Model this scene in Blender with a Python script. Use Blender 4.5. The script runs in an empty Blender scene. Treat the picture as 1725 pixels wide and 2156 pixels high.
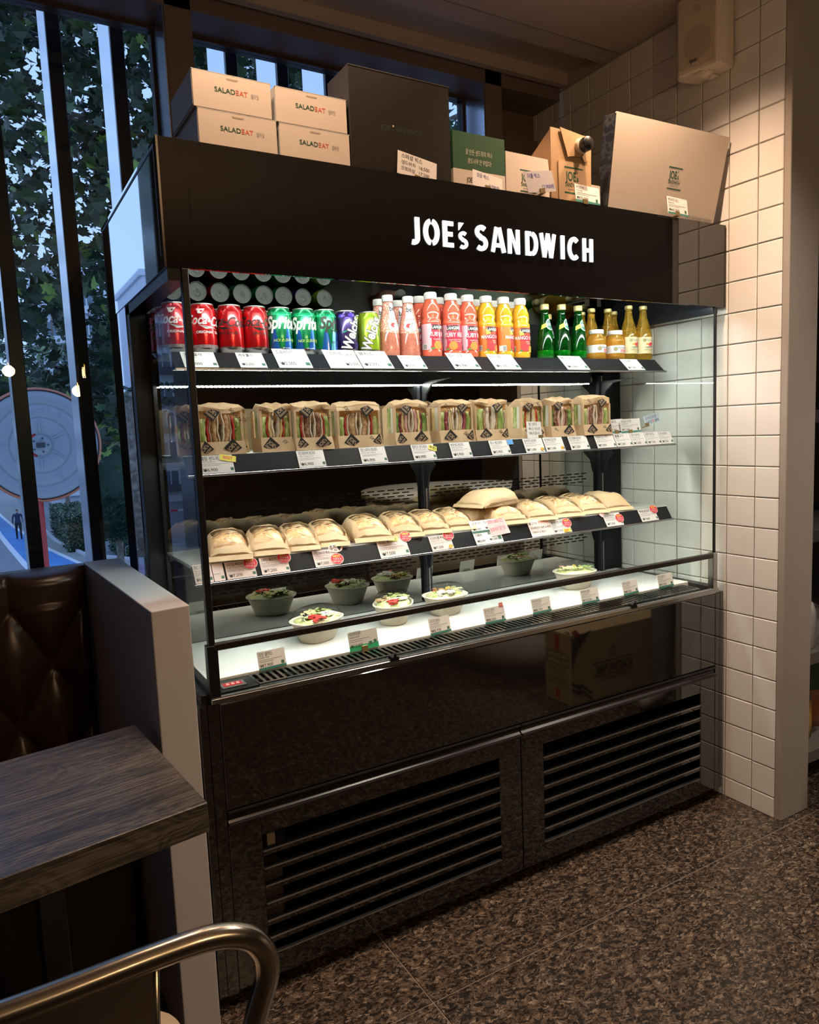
import bpy, bmesh, math, random
from mathutils import Vector, Matrix, noise
SC = bpy.context.scene
COL = SC.collection
RND = random.Random(7)
PI = math.pi
# ---------------------------------------------------------------- camera
cam = bpy.data.cameras.new('camera'); CAM = bpy.data.objects.new('camera', cam); COL.objects.link(CAM)
cam.sensor_fit = 'HORIZONTAL'; cam.sensor_width = 36.0; cam.lens = 1550.444 / 1725 * 36.0
cam.clip_start = 0.02; cam.clip_end = 400
CAM.matrix_world = Matrix(((0.861851, 0.091599, -0.498822, -0.3706827), (-0.505522, 0.076134, -0.859448, -1.605077),
                           (-0.040747, 0.992881, 0.111922, 1.3371874), (0, 0, 0, 1)))
SC.camera = CAM
# ---------------------------------------------------------------- sky
W = bpy.data.worlds.new('sky'); SC.world = W; W.use_nodes = True
nt = W.node_tree; bg = nt.nodes['Background']
tc = nt.nodes.new('ShaderNodeTexCoord'); sx = nt.nodes.new('ShaderNodeSeparateXYZ'); cr = nt.nodes.new('ShaderNodeValToRGB')
nt.links.new(tc.outputs['Generated'], sx.inputs[0]); nt.links.new(sx.outputs['Z'], cr.inputs[0]); nt.links.new(cr.outputs[0], bg.inputs[0])
cr.color_ramp.elements[0].position = 0.0; cr.color_ramp.elements[0].color = (0.50, 0.66, 1.0, 1)
cr.color_ramp.elements[1].position = 0.8; cr.color_ramp.elements[1].color = (0.36, 0.53, 1.0, 1)
bg.inputs[1].default_value = 1.65
# ---------------------------------------------------------------- exposure
SC.view_settings.view_transform = 'Standard'; SC.view_settings.look = 'None'
SC.view_settings.exposure = 0.0; SC.view_settings.gamma = 1.0; SC.view_settings.use_curve_mapping = False
cy = SC.cycles
cy.use_denoising = True; cy.max_bounces = 10; cy.diffuse_bounces = 3; cy.glossy_bounces = 5; cy.transmission_bounces = 6
cy.transparent_max_bounces = 24; cy.sample_clamp_indirect = 4.0; cy.caustics_reflective = False; cy.caustics_refractive = False
cy.blur_glossy = 0.5

def spot(name, loc, target, power, color, size=75, blend=0.6, rad=0.03):
    l = bpy.data.lights.new(name, 'SPOT'); l.energy = power; l.color = color; l.spot_size = math.radians(size); l.spot_blend = blend; l.shadow_soft_size = rad
    o = bpy.data.objects.new(name, l); COL.objects.link(o); o.location = loc
    o.rotation_euler = (Vector(target) - Vector(loc)).to_track_quat('-Z', 'Y').to_euler(); return o
def area(name, loc, target, sx_, sy_, power, color):
    l = bpy.data.lights.new(name, 'AREA'); l.shape = 'RECTANGLE'; l.size = sx_; l.size_y = sy_; l.energy = power; l.color = color
    o = bpy.data.objects.new(name, l); COL.objects.link(o); o.location = loc
    o.rotation_euler = (Vector(target) - Vector(loc)).to_track_quat('-Z', 'Y').to_euler(); return o
WARM = (1.0, 0.65, 0.42)
# recessed downlights: a row above the fridge front
for i_, (x, y, p_) in enumerate(((.107, -.10, 19), (.229, -.10, 19), (.66, -.10, 15), (1.18, -.12, 40), (1.43, -.11, 40))):
    spot('downlight', (x, y, 2.56), (x + (.06 if x < 1 else .1), -.02, 0), p_, WARM, 116, 1.0, .025)
for x, y, p_ in ((1.38, -.70, 78), (2.65, -1.15, 115), (1.9, -3.1, 40), (3.2, -3.2, 60), (3.9, -1.9, 60)):  # unseen spots, added to brighten the rest of the room
    spot('room_fill_spot', (x, y, 2.62), (x, y, 0), p_, (1.0, .86, .72), 104, .9, .05)
spot('table_edge_spot', (.25, -.95, 2.6), (.40, -.06, .2), 34, WARM, 46, .8, .03)
def bulb_light(loc, p_):
    l = bpy.data.lights.new('bulb_light', 'POINT'); l.energy = p_; l.color = (1.0, .66, .36); l.shadow_soft_size = .04; o = bpy.data.objects.new('bulb_light', l); COL.objects.link(o); o.location = loc
for q in ((.371, -2.5, 1.85), (-.126, -2.5, 1.86), (.735, -2.5, 1.86), (.304, -2.42, 1.71)): bulb_light(q, 7)

# ---------------------------------------------------------------- materials
MATS = {}
def mat(name, col=(.8, .8, .8), rough=.5, metal=0., spec=.5, ior=1.5, coat=0., emit=None, es=0., trans=0., sheen=0., alpha=1.):
    if name in MATS: return MATS[name]
    m = bpy.data.materials.new(name); m.use_nodes = True; b = m.node_tree.nodes['Principled BSDF']; I = b.inputs
    I['Base Color'].default_value = (*col, 1); I['Roughness'].default_value = rough; I['Metallic'].default_value = metal
    I['Specular IOR Level'].default_value = spec; I['IOR'].default_value = ior; I['Coat Weight'].default_value = coat; I['Coat Roughness'].default_value = .05
    I['Transmission Weight'].default_value = trans; I['Alpha'].default_value = alpha
    if emit: I['Emission Color'].default_value = (*emit, 1); I['Emission Strength'].default_value = es
    MATS[name] = m; return m
def nodes(m): t = m.node_tree; return t, t.nodes['Principled BSDF']
def ramp(t, fac, stops):
    r = t.nodes.new('ShaderNodeValToRGB'); e = r.color_ramp.elements
    while len(e) < len(stops): e.new(.5)
    for k, (p, c) in enumerate(stops): e[k].position = p; e[k].color = (*c, 1)
    t.links.new(fac, r.inputs[0]); return r.outputs[0]
def coords(t, scale=(1, 1, 1), kind='Object', rot=(0, 0, 0)):
    c = t.nodes.new('ShaderNodeTexCoord'); mp = t.nodes.new('ShaderNodeMapping'); mp.inputs['Scale'].default_value = scale; mp.inputs['Rotation'].default_value = rot
    t.links.new(c.outputs[kind], mp.inputs[0]); return mp.outputs[0]
def tex(t, kind, vec, **kw):
    n = t.nodes.new('ShaderNodeTex' + kind); t.links.new(vec, n.inputs['Vector'])
    for k, v in kw.items():
        if k in ('distance', 'feature', 'bands_direction', 'wave_type'): setattr(n, k, v)
        else: n.inputs[k].default_value = v
    return n
def bump(t, b, h, strength=.3, dist=.002):
    n = t.nodes.new('ShaderNodeBump'); n.inputs['Strength'].default_value = strength; n.inputs['Distance'].default_value = dist
    t.links.new(h, n.inputs['Height']); t.links.new(n.outputs[0], b.inputs['Normal'])
def noisy(name, stops, scale=8, rough=.5, bs=0., bd=.001, stretch=(1, 1, 1), detail=6, **kw):
    if name in MATS: return MATS[name]
    m = mat(name, rough=rough, **kw); t, b = nodes(m)
    n = tex(t, 'Noise', coords(t, stretch), Scale=scale, Detail=detail, Roughness=.6)
    t.links.new(ramp(t, n.outputs[0], stops), b.inputs['Base Color'])
    if bs: bump(t, b, n.outputs[0], bs, bd)
    return m
def clear(name, tint=(1, 1, 1), ior=1.5, rough=0.0, diff=None, dfac=0., bumps=0., bscale=60):
    """thin clear sheet: see-through with a Fresnel reflection, optionally part milky"""
    if name in MATS: return MATS[name]
    m = bpy.data.materials.new(name); m.use_nodes = True; t = m.node_tree; t.nodes.clear()
    out = t.nodes.new('ShaderNodeOutputMaterial'); tr = t.nodes.new('ShaderNodeBsdfTransparent'); gl = t.nodes.new('ShaderNodeBsdfGlossy'); fr = t.nodes.new('ShaderNodeFresnel'); mx = t.nodes.new('ShaderNodeMixShader')
    tr.inputs[0].default_value = (*tint, 1); gl.inputs['Roughness'].default_value = rough; fr.inputs[0].default_value = ior
    ge = t.nodes.new('ShaderNodeNewGeometry'); iv = t.nodes.new('ShaderNodeMath'); iv.operation = 'SUBTRACT'; iv.inputs[0].default_value = 1.0; mu = t.nodes.new('ShaderNodeMath'); mu.operation = 'MULTIPLY'
    t.links.new(ge.outputs['Backfacing'], iv.inputs[1]); t.links.new(iv.outputs[0], mu.inputs[0]); t.links.new(fr.outputs[0], mu.inputs[1])
    t.links.new(mu.outputs[0], mx.inputs[0]); last = tr.outputs[0]
    if diff:
        d = t.nodes.new('ShaderNodeBsdfDiffuse'); d.inputs[0].default_value = (*diff, 1); m2 = t.nodes.new('ShaderNodeMixShader'); m2.inputs[0].default_value = dfac
        t.links.new(tr.outputs[0], m2.inputs[1]); t.links.new(d.outputs[0], m2.inputs[2]); last = m2.outputs[0]
    t.links.new(last, mx.inputs[1]); t.links.new(gl.outputs[0], mx.inputs[2]); t.links.new(mx.outputs[0], out.inputs[0])
    if bumps:
        n = tex(t, 'Noise', coords(t), Scale=bscale, Detail=3); bp = t.nodes.new('ShaderNodeBump'); bp.inputs['Strength'].default_value = bumps; bp.inputs['Distance'].default_value = .010
        t.links.new(n.outputs[0], bp.inputs['Height']); t.links.new(bp.outputs[0], gl.inputs['Normal']); t.links.new(bp.outputs[0], fr.inputs['Normal'])
    MATS[name] = m; return m

LIDALU = mat('brushed_can_lid', (.72, .72, .70), .42, 1.)
BLACK = mat('black_matt', (.012, .012, .013), .45)
BLACKMET = mat('black_painted_metal', (.010, .011, .014), .38, spec=.22)
DARKGLOSS = mat('black_gloss_panel', (.010, .009, .009), .035, ior=1.75)
MIRROR = mat('dark_mirror', (.30, .31, .29), .015, metal=1.)
CANOPY = mat('canopy_mirror', (.36, .37, .36), .02, metal=1.)
STEEL = mat('polished_steel', (.86, .89, .93), .02, metal=1.)
GREYSTEEL = mat('grey_steel', (.42, .43, .44), .25, metal=1.)
ALU = mat('satin_aluminium', (.62, .63, .65), .35, metal=1.)
WHITE = mat('white_plastic', (.82, .82, .80), .35)
SHELFW = mat('white_shelf', (.80, .83, .81), .3)
CARD = mat('white_card', (.83, .81, .79), .55)
PINKCARD = mat('pale_pink_card', (.86, .72, .68), .55)
INK = mat('black_ink', (.02, .02, .02), .6)
GREYINK = mat('grey_print', (.30, .30, .30), .6)
GREENINK = mat('dark_green_print', (.015, .10, .06), .6)
REDINK = mat('red_print', (.75, .03, .05), .5)
ORANGEINK = mat('orange_red_print', (.85, .16, .08), .5)
BLUEINK = mat('blue_pen', (.04, .04, .28), .5)
YELLOW = mat('yellow_sticker', (.90, .78, .12), .5)
LED = mat('led_strip', (.9, .95, .9), .5, emit=(.93, 1.0, .93), es=37.0)
LED2 = mat('led_chip', (.9, .95, .9), .4, emit=(.96, 1.0, .90), es=190.0)
SIGNLIT = mat('lit_sign_acrylic', (.9, .95, 1), .4, emit=(.86, .96, 1.0), es=1.25)
GLASS = clear('clear_glass', (.965, .985, .975), 1.5)
GEDGE = mat('green_glass_edge', (.35, .62, .52), .15, coat=.5)
TILE = noisy('white_wall_tile', [(.3, (.82, .80, .77)), (.7, (.86, .84, .81))], 5, .32)
GROUT = mat('pale_grout', (.62, .58, .54), .8)
PAINT = noisy('warm_grey_paint', [(.3, (.56, .50, .46)), (.7, (.62, .56, .51))], 3, .6, .05)
PILLAR = noisy('dimmed_taupe_pillar_paint', [(.3, (.33, .29, .26)), (.7, (.37, .325, .29))], 3, .6, .05)  # taupe end paint, darkened for the little light this face gets
BROWN = noisy('dark_brown_metal', [(.3, (.17, .125, .10)), (.7, (.19, .14, .112))], 2, .45)
CEIL = noisy('taupe_ceiling_paint', [(.3, (.43, .37, .33)), (.7, (.47, .405, .36))], 2, .6)
def granite(name, dark, mid, light, rough, ior, scale=1., flake=1.0):
    m = mat(name, rough=rough, ior=ior); t, b = nodes(m)
    v0 = coords(t, (1, 1, 1)); wn = tex(t, 'Noise', v0, Scale=22 * scale, Detail=3)
    mixv = t.nodes.new('ShaderNodeVectorMath'); mixv.operation = 'SCALE'; mixv.inputs['Scale'].default_value = .055 / scale; t.links.new(wn.outputs['Color'], mixv.inputs[0])
    add = t.nodes.new('ShaderNodeVectorMath'); t.links.new(v0, add.inputs[0]); t.links.new(mixv.outputs[0], add.inputs[1])
    mp = t.nodes.new('ShaderNodeMapping'); mp.inputs['Scale'].default_value = (62 * scale, 130 * scale, 95 * scale); mp.inputs['Rotation'].default_value = (.1, .2, .5); t.links.new(add.outputs[0], mp.inputs[0])
    vo = tex(t, 'Voronoi', mp.outputs[0], Scale=1.0, Randomness=1.0); sp = t.nodes.new('ShaderNodeSeparateColor'); t.links.new(vo.outputs['Color'], sp.inputs[0])
    c1 = ramp(t, sp.outputs[0], [(.0, dark), (.30, dark), (.45, mid), (.78, mid), (.97, light)])
    n2 = tex(t, 'Noise', v0, Scale=210 * scale, Detail=4); c2 = ramp(t, n2.outputs[0], [(.35, (.35, .33, .32)), (.62, (1.15, 1.1, 1.05))])
    n3 = tex(t, 'Noise', v0, Scale=26 * scale, Detail=5, Roughness=.7); c3 = ramp(t, n3.outputs[0], [(.40, (.30, .30, .32)), (.60, (1.1, 1.08, 1.05))])
    mx = t.nodes.new('ShaderNodeMix'); mx.data_type = 'RGBA'; mx.blend_type = 'MULTIPLY'; mx.inputs[0].default_value = 1.0; t.links.new(c1, mx.inputs[6]); t.links.new(c2, mx.inputs[7])
    m2 = t.nodes.new('ShaderNodeMix'); m2.data_type = 'RGBA'; m2.blend_type = 'MULTIPLY'; m2.inputs[0].default_value = .85; t.links.new(mx.outputs[2], m2.inputs[6]); t.links.new(c3, m2.inputs[7])
    t.links.new(m2.outputs[2], b.inputs['Base Color']); return m
GRANITE = granite('brown_granite', (.034, .029, .027), (.122, .093, .071), (.28, .23, .185), .24, 1.5, 1.55)

def paperlike(m, f=.38):
    """let some light through a thin paper"""
    t, b = nodes(m); out = next(n for n in t.nodes if n.type == 'OUTPUT_MATERIAL'); tl = t.nodes.new('ShaderNodeBsdfTranslucent'); mx = t.nodes.new('ShaderNodeMixShader'); mx.inputs[0].default_value = f
    src = b.inputs['Base Color'].links[0].from_socket; t.links.new(src, tl.inputs[0]); t.links.new(b.outputs[0], mx.inputs[1]); t.links.new(tl.outputs[0], mx.inputs[2]); t.links.new(mx.outputs[0], out.inputs[0]); return m
# ---------------------------------------------------------------- mesh helpers
class MB:
    """collects faces of one mesh"""
    def __init__(s): s.v = []; s.f = []; s.m = []; s.sm = []
    def add(s, verts, faces, mi=0, xf=None, smooth=False):
        o = len(s.v)
        s.v += [tuple(xf @ Vector(p)) for p in verts] if xf is not None else [tuple(p) for p in verts]
        for f in faces: s.f.append([o + i for i in f]); s.m.append(mi); s.sm.append(smooth)
        return s
    def box(s, x0, x1, y0, y1, z0, z1, mi=0, b=0., xf=None):
        if b <= 0:
            v = [(x, y, z) for z in (z0, z1) for y in (y0, y1) for x in (x0, x1)]
            return s.add(v, [(0, 2, 3, 1), (4, 5, 7, 6), (0, 1, 5, 4), (2, 6, 7, 3), (0, 4, 6, 2), (1, 3, 7, 5)], mi, xf)
        b = min(b, (x1 - x0) * .45, (y1 - y0) * .45, (z1 - z0) * .45)
        v = []; id_ = {}
        for sx_ in (0, 1):
            for sy_ in (0, 1):
                for sz_ in (0, 1):
                    X, Y, Z = (x0, x1)[sx_], (y0, y1)[sy_], (z0, z1)[sz_]; ix = X + (b if sx_ == 0 else -b); iy = Y + (b if sy_ == 0 else -b); iz = Z + (b if sz_ == 0 else -b)
                    for a, p in enumerate(((X, iy, iz), (ix, Y, iz), (ix, iy, Z))): id_[(sx_, sy_, sz_, a)] = len(v); v.append(p)
        g = lambda *k: id_[k]
        F = []
        for q in (0, 1):
            F.append([g(q, 0, 0, 0), g(q, 1, 0, 0), g(q, 1, 1, 0), g(q, 0, 1, 0)]); F.append([g(0, q, 0, 1), g(1, q, 0, 1), g(1, q, 1, 1), g(0, q, 1, 1)]); F.append([g(0, 0, q, 2), g(1, 0, q, 2), g(1, 1, q, 2), g(0, 1, q, 2)])
            for r in (0, 1):
                F.append([g(0, q, r, 1), g(1, q, r, 1), g(1, q, r, 2), g(0, q, r, 2)]); F.append([g(q, 0, r, 0), g(q, 1, r, 0), g(q, 1, r, 2), g(q, 0, r, 2)]); F.append([g(q, r, 0, 0), g(q, r, 1, 0), g(q, r, 1, 1), g(q, r, 0, 1)])
        for a in (0, 1):
            for c in (0, 1):
                for d in (0, 1): F.append([g(a, c, d, 0), g(a, c, d, 1), g(a, c, d, 2)])
        cen = Vector(((x0 + x1) / 2, (y0 + y1) / 2, (z0 + z1) / 2)); out = []
        for f in F:
            p = [Vector(v[i]) for i in f]; n = (p[1] - p[0]).cross(p[2] - p[0]); c = sum(p, Vector()) / len(p)
            out.append(f if n.dot(c - cen) > 0 else f[::-1])
        return s.add(v, out, mi, xf)
    def lathe(s, prof, n=24, c=(0, 0, 0), mi=0, xf=None, smooth=True, cap=True, mis=None, arc=2 * PI):
        v = []; f = []; L = len(prof)
        for k in range(n):
            a = arc * k / n
            for r, z in prof: v.append((c[0] + r * math.cos(a), c[1] + r * math.sin(a), c[2] + z))
        o = len(s.v)
        s.add(v, [], mi, xf)
        for k in range(n):
            k2 = (k + 1) % n
            for j in range(L - 1):
                s.f.append([o + k * L + j, o + k2 * L + j, o + k2 * L + j + 1, o + k * L + j + 1]); s.m.append(mis[j] if mis else mi); s.sm.append(smooth)
        if cap:
            if prof[0][0] > 1e-5: s.f.append([o + k * L for k in range(n)][::-1]); s.m.append(mis[0] if mis else mi); s.sm.append(False)
            if prof[-1][0] > 1e-5: s.f.append([o + k * L + L - 1 for k in range(n)]); s.m.append(mis[-1] if mis else mi); s.sm.append(False)
        return s
    def tube(s, pts, r, n=10, mi=0, closed=False, xf=None):
        P = [Vector(p) for p in pts]; N = len(P); rings = []; up = Vector((0, 0, 1)); prev = None
        for i in range(N):
            t = (P[(i + 1) % N] - P[i - 1]) if closed else (P[min(i + 1, N - 1)] - P[max(i - 1, 0)])
            t.normalize()
            if prev is None: a = t.cross(up); a = t.cross(Vector((1, 0, 0))) if a.length < .1 else a
            else: a = prev - t * prev.dot(t)
            a.normalize(); prev = a; b = t.cross(a); rr = r[i] if isinstance(r, (list, tuple)) else r
            rings.append([tuple(P[i] + (a * math.cos(2 * PI * k / n) + b * math.sin(2 * PI * k / n)) * rr) for k in range(n)])
        return s.loft(rings, mi, True, closed, xf)
    def loft(s, rings, mi=0, smooth=True, closed=False, xf=None, cap=True, mis=None):
        n = len(rings[0]); o = len(s.v); s.add([p for r in rings for p in r], [], mi, xf); R = len(rings)
        for i in range(R if closed else R - 1):
            a, b = o + i * n, o + ((i + 1) % R) * n
            for k in range(n): k2 = (k + 1) % n; s.f.append([a + k, a + k2, b + k2, b + k]); s.m.append(mis[i] if mis else mi); s.sm.append(smooth)
        if cap and not closed:
            s.f.append([o + k for k in range(n)][::-1]); s.m.append(mi); s.sm.append(False)
            s.f.append([o + (R - 1) * n + k for k in range(n)]); s.m.append(mi); s.sm.append(False)
        return s
    def prism(s, poly, d0, d1, axis='y', mi=0, xf=None):
        """poly in the other two axes, extruded along axis"""
        mk = {'x': lambda a, b, d: (d, a, b), 'y': lambda a, b, d: (a, d, b), 'z': lambda a, b, d: (a, b, d)}[axis]
        n = len(poly); v = [mk(a, b, d0) for a, b in poly] + [mk(a, b, d1) for a, b in poly]
        ar = sum(poly[i][0] * poly[(i + 1) % n][1] - poly[(i + 1) % n][0] * poly[i][1] for i in range(n))
        F = [list(range(n)), list(range(n, 2 * n))[::-1]] + [[i, n + i, n + (i + 1) % n, (i + 1) % n] for i in range(n)]
        flip = (ar > 0) ^ (axis == 'y')
        return s.add(v, [f[::-1] if flip else f for f in F], mi, xf)
    def build(s, name, mats, parent=None, bevel=0., loc=None, world=False, stuff=False):
        me = bpy.data.meshes.new(name)
        v = s.v
        if world and parent is not None:
            p = parent; off = Vector((0, 0, 0))
            while p is not None: off += p.location; p = p.parent
            v = [(a - off.x, b - off.y, c - off.z) for a, b, c in v]
        me.from_pydata(v, [], s.f)
        for m_ in (mats if isinstance(mats, (list, tuple)) else [mats]): me.materials.append(m_)
        me.polygons.foreach_set('material_index', s.m); me.polygons.foreach_set('use_smooth', s.sm); me.update()
        o = bpy.data.objects.new(name, me); COL.objects.link(o)
        if parent is not None: o.parent = parent
        if loc is not None: o.location = loc
        if bevel:
            bv = o.modifiers.new('bevel', 'BEVEL'); bv.width = bevel; bv.segments = 2; bv.limit_method = 'ANGLE'
        if stuff: o['kind'] = 'stuff'
        return o
def tag(o, label=None, cat=None, group=None, kind=None):
    if label: o['label'] = label
    if cat: o['category'] = cat
    if group: o['group'] = group
    if kind: o['kind'] = kind
    return o
def thing(name, label, cat, loc=(0, 0, 0), rz=0., group=None):
    o = bpy.data.objects.new(name, None); COL.objects.link(o); o.empty_display_size = .05; o.location = loc; o.rotation_euler = (0, 0, rz)
    return tag(o, label, cat, group)
def dup(root, loc, rz=None, label=None, group=None):
    r = root.copy(); COL.objects.link(r); r.location = loc
    if rz is not None: r.rotation_euler = (root.rotation_euler[0], root.rotation_euler[1], rz)
    if label: r['label'] = label
    if group: r['group'] = group
    for ch in list(root.children):
        c = ch.copy(); COL.objects.link(c); c.parent = r
        for g in list(ch.children): d = g.copy(); COL.objects.link(d); d.parent = c
    return r
# text as flat outline meshes
_T = {}
def glyphs(body, bold=0., shear=0., res=3):
    k = (body, bold, shear, res)
    if k not in _T:
        c = bpy.data.curves.new('lettering', 'FONT'); c.body = body; c.resolution_u = res; c.offset = bold; c.shear = shear
        o = bpy.data.objects.new('lettering', c); me = o.to_mesh()
        _T[k] = ([(q.co.x, q.co.y) for q in me.vertices], [list(p.vertices) for p in me.polygons])
        o.to_mesh_clear(); bpy.data.objects.remove(o); bpy.data.curves.remove(c)
    return _T[k]
def txt(mb, body, mi, h, org, xd=(1, 0, 0), ud=(0, 0, 1), align='l', bold=0., shear=0., sx_=1., fit=None):
    v, f = glyphs(body, bold, shear); k = h / .72
    if not v: return 0
    x0 = min(p[0] for p in v); x1 = max(p[0] for p in v); wd = (x1 - x0) * k * sx_
    if fit and wd > fit: sx_ *= fit / wd; wd = fit
    sh = {'l': 0, 'c': -wd / 2, 'r': -wd}[align]; X = Vector(xd).normalized(); U = Vector(ud).normalized(); O = Vector(org)
    mb.add([tuple(O + X * ((p[0] - x0) * k * sx_ + sh) + U * (p[1] * k)) for p in v], f, mi); return wd
def split(v, f, mx):
    v = list(v); out = []; st = [list(q) for q in f]
    tri = []
    for q in st:
        for i in range(1, len(q) - 1): tri.append((q[0], q[i], q[i + 1]))
    while tri:
        a, b, c = tri.pop(); X = [v[a][0], v[b][0], v[c][0]]
        if max(X) - min(X) <= mx: out.append((a, b, c)); continue
        e = max(((a, b, c), (b, c, a), (c, a, b)), key=lambda t: abs(v[t[0]][0] - v[t[1]][0])); p, q, r = e
        v.append(((v[p][0] + v[q][0]) / 2, (v[p][1] + v[q][1]) / 2)); n = len(v) - 1; tri += [(p, n, r), (n, q, r)]
    return v, out
def wrap(mb, v, f, R, a0=-PI / 2, mi=0, mx=.005, taper=None, eps=.0004):
    """lay flat shapes (arc length, height) round a cylinder; angle a0 is where s = 0"""
    v, f = split(v, f, mx)
    P = []
    for s_, z in v:
        r = (taper(z) if taper else R) + eps; a = a0 + s_ / R; P.append((r * math.cos(a), r * math.sin(a), z))
    mb.add(P, f, mi)
def wraptxt(mb, body, mi, h, R, z, a0=-PI / 2, s0=0., bold=0., shear=0., sx_=1., rot=0., align='c', taper=None, eps=.0006):
    v, f = glyphs(body, bold, shear); k = h / .72
    x0 = min(p[0] for p in v); x1 = max(p[0] for p in v); w_ = (x1 - x0) * k * sx_; sh = {'c': -w_ / 2, 'l': 0, 'r': -w_}[align]
    c_, s__ = math.cos(rot), math.sin(rot); q = []
    for a, b in v:
        X = (a - x0) * k * sx_ + sh; Y = b * k - (h / 2 if rot else 0); q.append((s0 + X * c_ - Y * s__, z + X * s__ + Y * c_))
    wrap(mb, q, f, R, a0, mi, .004, taper, eps)
def quad(mb, org, xd, ud, w_, h_, mi, x=0., y=0.):
    X = Vector(xd).normalized(); U = Vector(ud).normalized(); O = Vector(org) + X * x + U * y
    mb.add([tuple(O), tuple(O + X * w_), tuple(O + X * w_ + U * h_), tuple(O + U * h_)], [(0, 1, 2, 3)], mi)
# ================================================================ THE ROOM
# floor: one bed and a slab per joint
fl = MB().box(-3.6, 5.2, -5.2, .96, -.12, -.0025).build('floor', mat('brown_floor_grout', (.22, .185, .155), .8)); tag(fl, kind='structure')
i = 0
for a in range(-5, 5):
    for b in range(-6, 2):
        x0 = .436 + .897 * a; y0 = -.235 + .9 * b; x1 = x0 + .8935; y1 = y0 + .8965
        x0, x1, y0, y1 = max(x0, -3.6), min(x1, 5.2), max(y0, -5.2), min(y1, .95)
        if x1 - x0 > .05 and y1 - y0 > .05:
            MB().box(x0, x1, y0, y1, -.0025, 0, 0, .0008).build('slab', GRANITE, fl)
# right wall with its tiles
wr = MB().box(1.812, 1.956, -.204, 1.0, 0, 2.9).build('wall_right', GROUT); tag(wr, kind='structure')
tm = {}
for k in range(27):
    z1 = 2.4687 + .2 - .1 * k; z0 = max(z1 - .0972, .0)
    for j in range(12):
        y0 = -.1013 + .1036 * (j - 1); y1 = y0 + .1008
        if j == 0: y0 = -.187
        if y0 > .96 or z1 - z0 < .01: continue
        if (z1 < .72 and y0 > .12) or z0 > 2.7: continue
        key = (round(z1 - z0, 3), round(y1 - y0, 3))
        if key not in tm:
            w2, h2 = (y1 - y0) / 2, (z1 - z0) / 2
            tm[key] = MB().box(1.8055, 1.8125, -w2, w2, -h2, h2, 0, .0022).build('tile', TILE, wr)
            t_ = tm[key]
        else: t_ = tm[key].copy(); COL.objects.link(t_); t_.parent = wr
        t_.location = (RND.uniform(-.0005, .0004), (y0 + y1) / 2, (z0 + z1) / 2)
MB().box(1.805, 1.956, -.212, -.189, 0, 2.9, 0, .002).build('end_trim', PILLAR, wr)
MB().box(1.805, 1.813, .12, .95, .0, .72).build('lower_tile_field', TILE, wr, stuff=True)
# the ceiling with its slot, recess and curtain edge, and the window head behind
ce = MB().box(-3.6, 5.2, -5.2, .455, 2.675, 2.9).box(-3.6, 1.805, .470, .555, 2.682, 2.9).box(-3.6, 1.805, .555, .742, 2.726, 2.9)
ce.box(-3.6, 1.805, .742, .77, 2.678, 2.9).box(-3.6, 1.805, .455, .47, 2.72, 2.9, 1).box(1.805, 5.2, .455, 1.0, 2.675, 2.9)
tag(ce.build('ceiling', [CEIL, BLACK]), kind='structure')
bk = MB().box(-3.6, 1.812, .79, .955, 2.638, 2.9).box(1.515, 1.812, .955, 1.1, 0, 2.9).box(1.515, 1.812, .93, .956, 0, 2.53, 0, .002)
tag(bk.build('wall_back', BROWN), kind='structure')
for nm, xa, xb in (('trim_1', .235, .318), ('trim_2', 1.43, 1.51), ('trim_3', -1.75, -1.66)):
    m_ = MB().box(xa, xb, .79, .96, 0, 2.9, 0, .002)
    m_.box(xa - .004, xa, .795, .955, .0, 2.638, 1)
    tag(m_.build(nm, [BROWN, mat('satin_pale_jamb', (.70, .73, .80), .22, .9)]), kind='structure')
WINGLASS = clear('window_glass', (.80, .86, .88), 1.5)
for nm, xa, xb in (('window_1', -1.66, .235), ('window_2', .318, 1.43), ('window_3', -3.55, -1.75)):
    w_ = MB()
    for a, b, z0, z1 in ((xa, xa + .012, .0, 2.638), (xb - .012, xb, .0, 2.638), (xa + .012, xb - .012, .0, .03), (xa + .012, xb - .012, 2.626, 2.638)): w_.box(a, b, .925, .965, z0, z1)
    wo = w_.build(nm, mat('brown_window_frame', (.06, .035, .028), .35)); tag(wo, kind='structure')
    MB().box(xa + .012, xb - .012, .94, .948, .03, 2.626).build('pane', WINGLASS, wo)
# far walls of the room, seen only in reflections
tag(MB().box(-3.75, -3.6, -5.2, .96, 0, 2.9).build('wall_left', PAINT), kind='structure')
tag(MB().box(-3.75, 5.3, -5.35, -5.2, 0, 2.9).build('wall_front', noisy('umber_wall', [(.3, (.10, .075, .06)), (.7, (.13, .10, .08))], 3, .6)), kind='structure')
tag(MB().box(5.2, 5.35, -5.2, 1.0, 0, 2.9).build('wall_side', PAINT), kind='structure')
tag(MB().box(1.956, 5.2, .95, 1.1, 0, 2.9).build('wall_niche', mat('near_black_paint', (.02, .02, .024), .6)), kind='structure')
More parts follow.
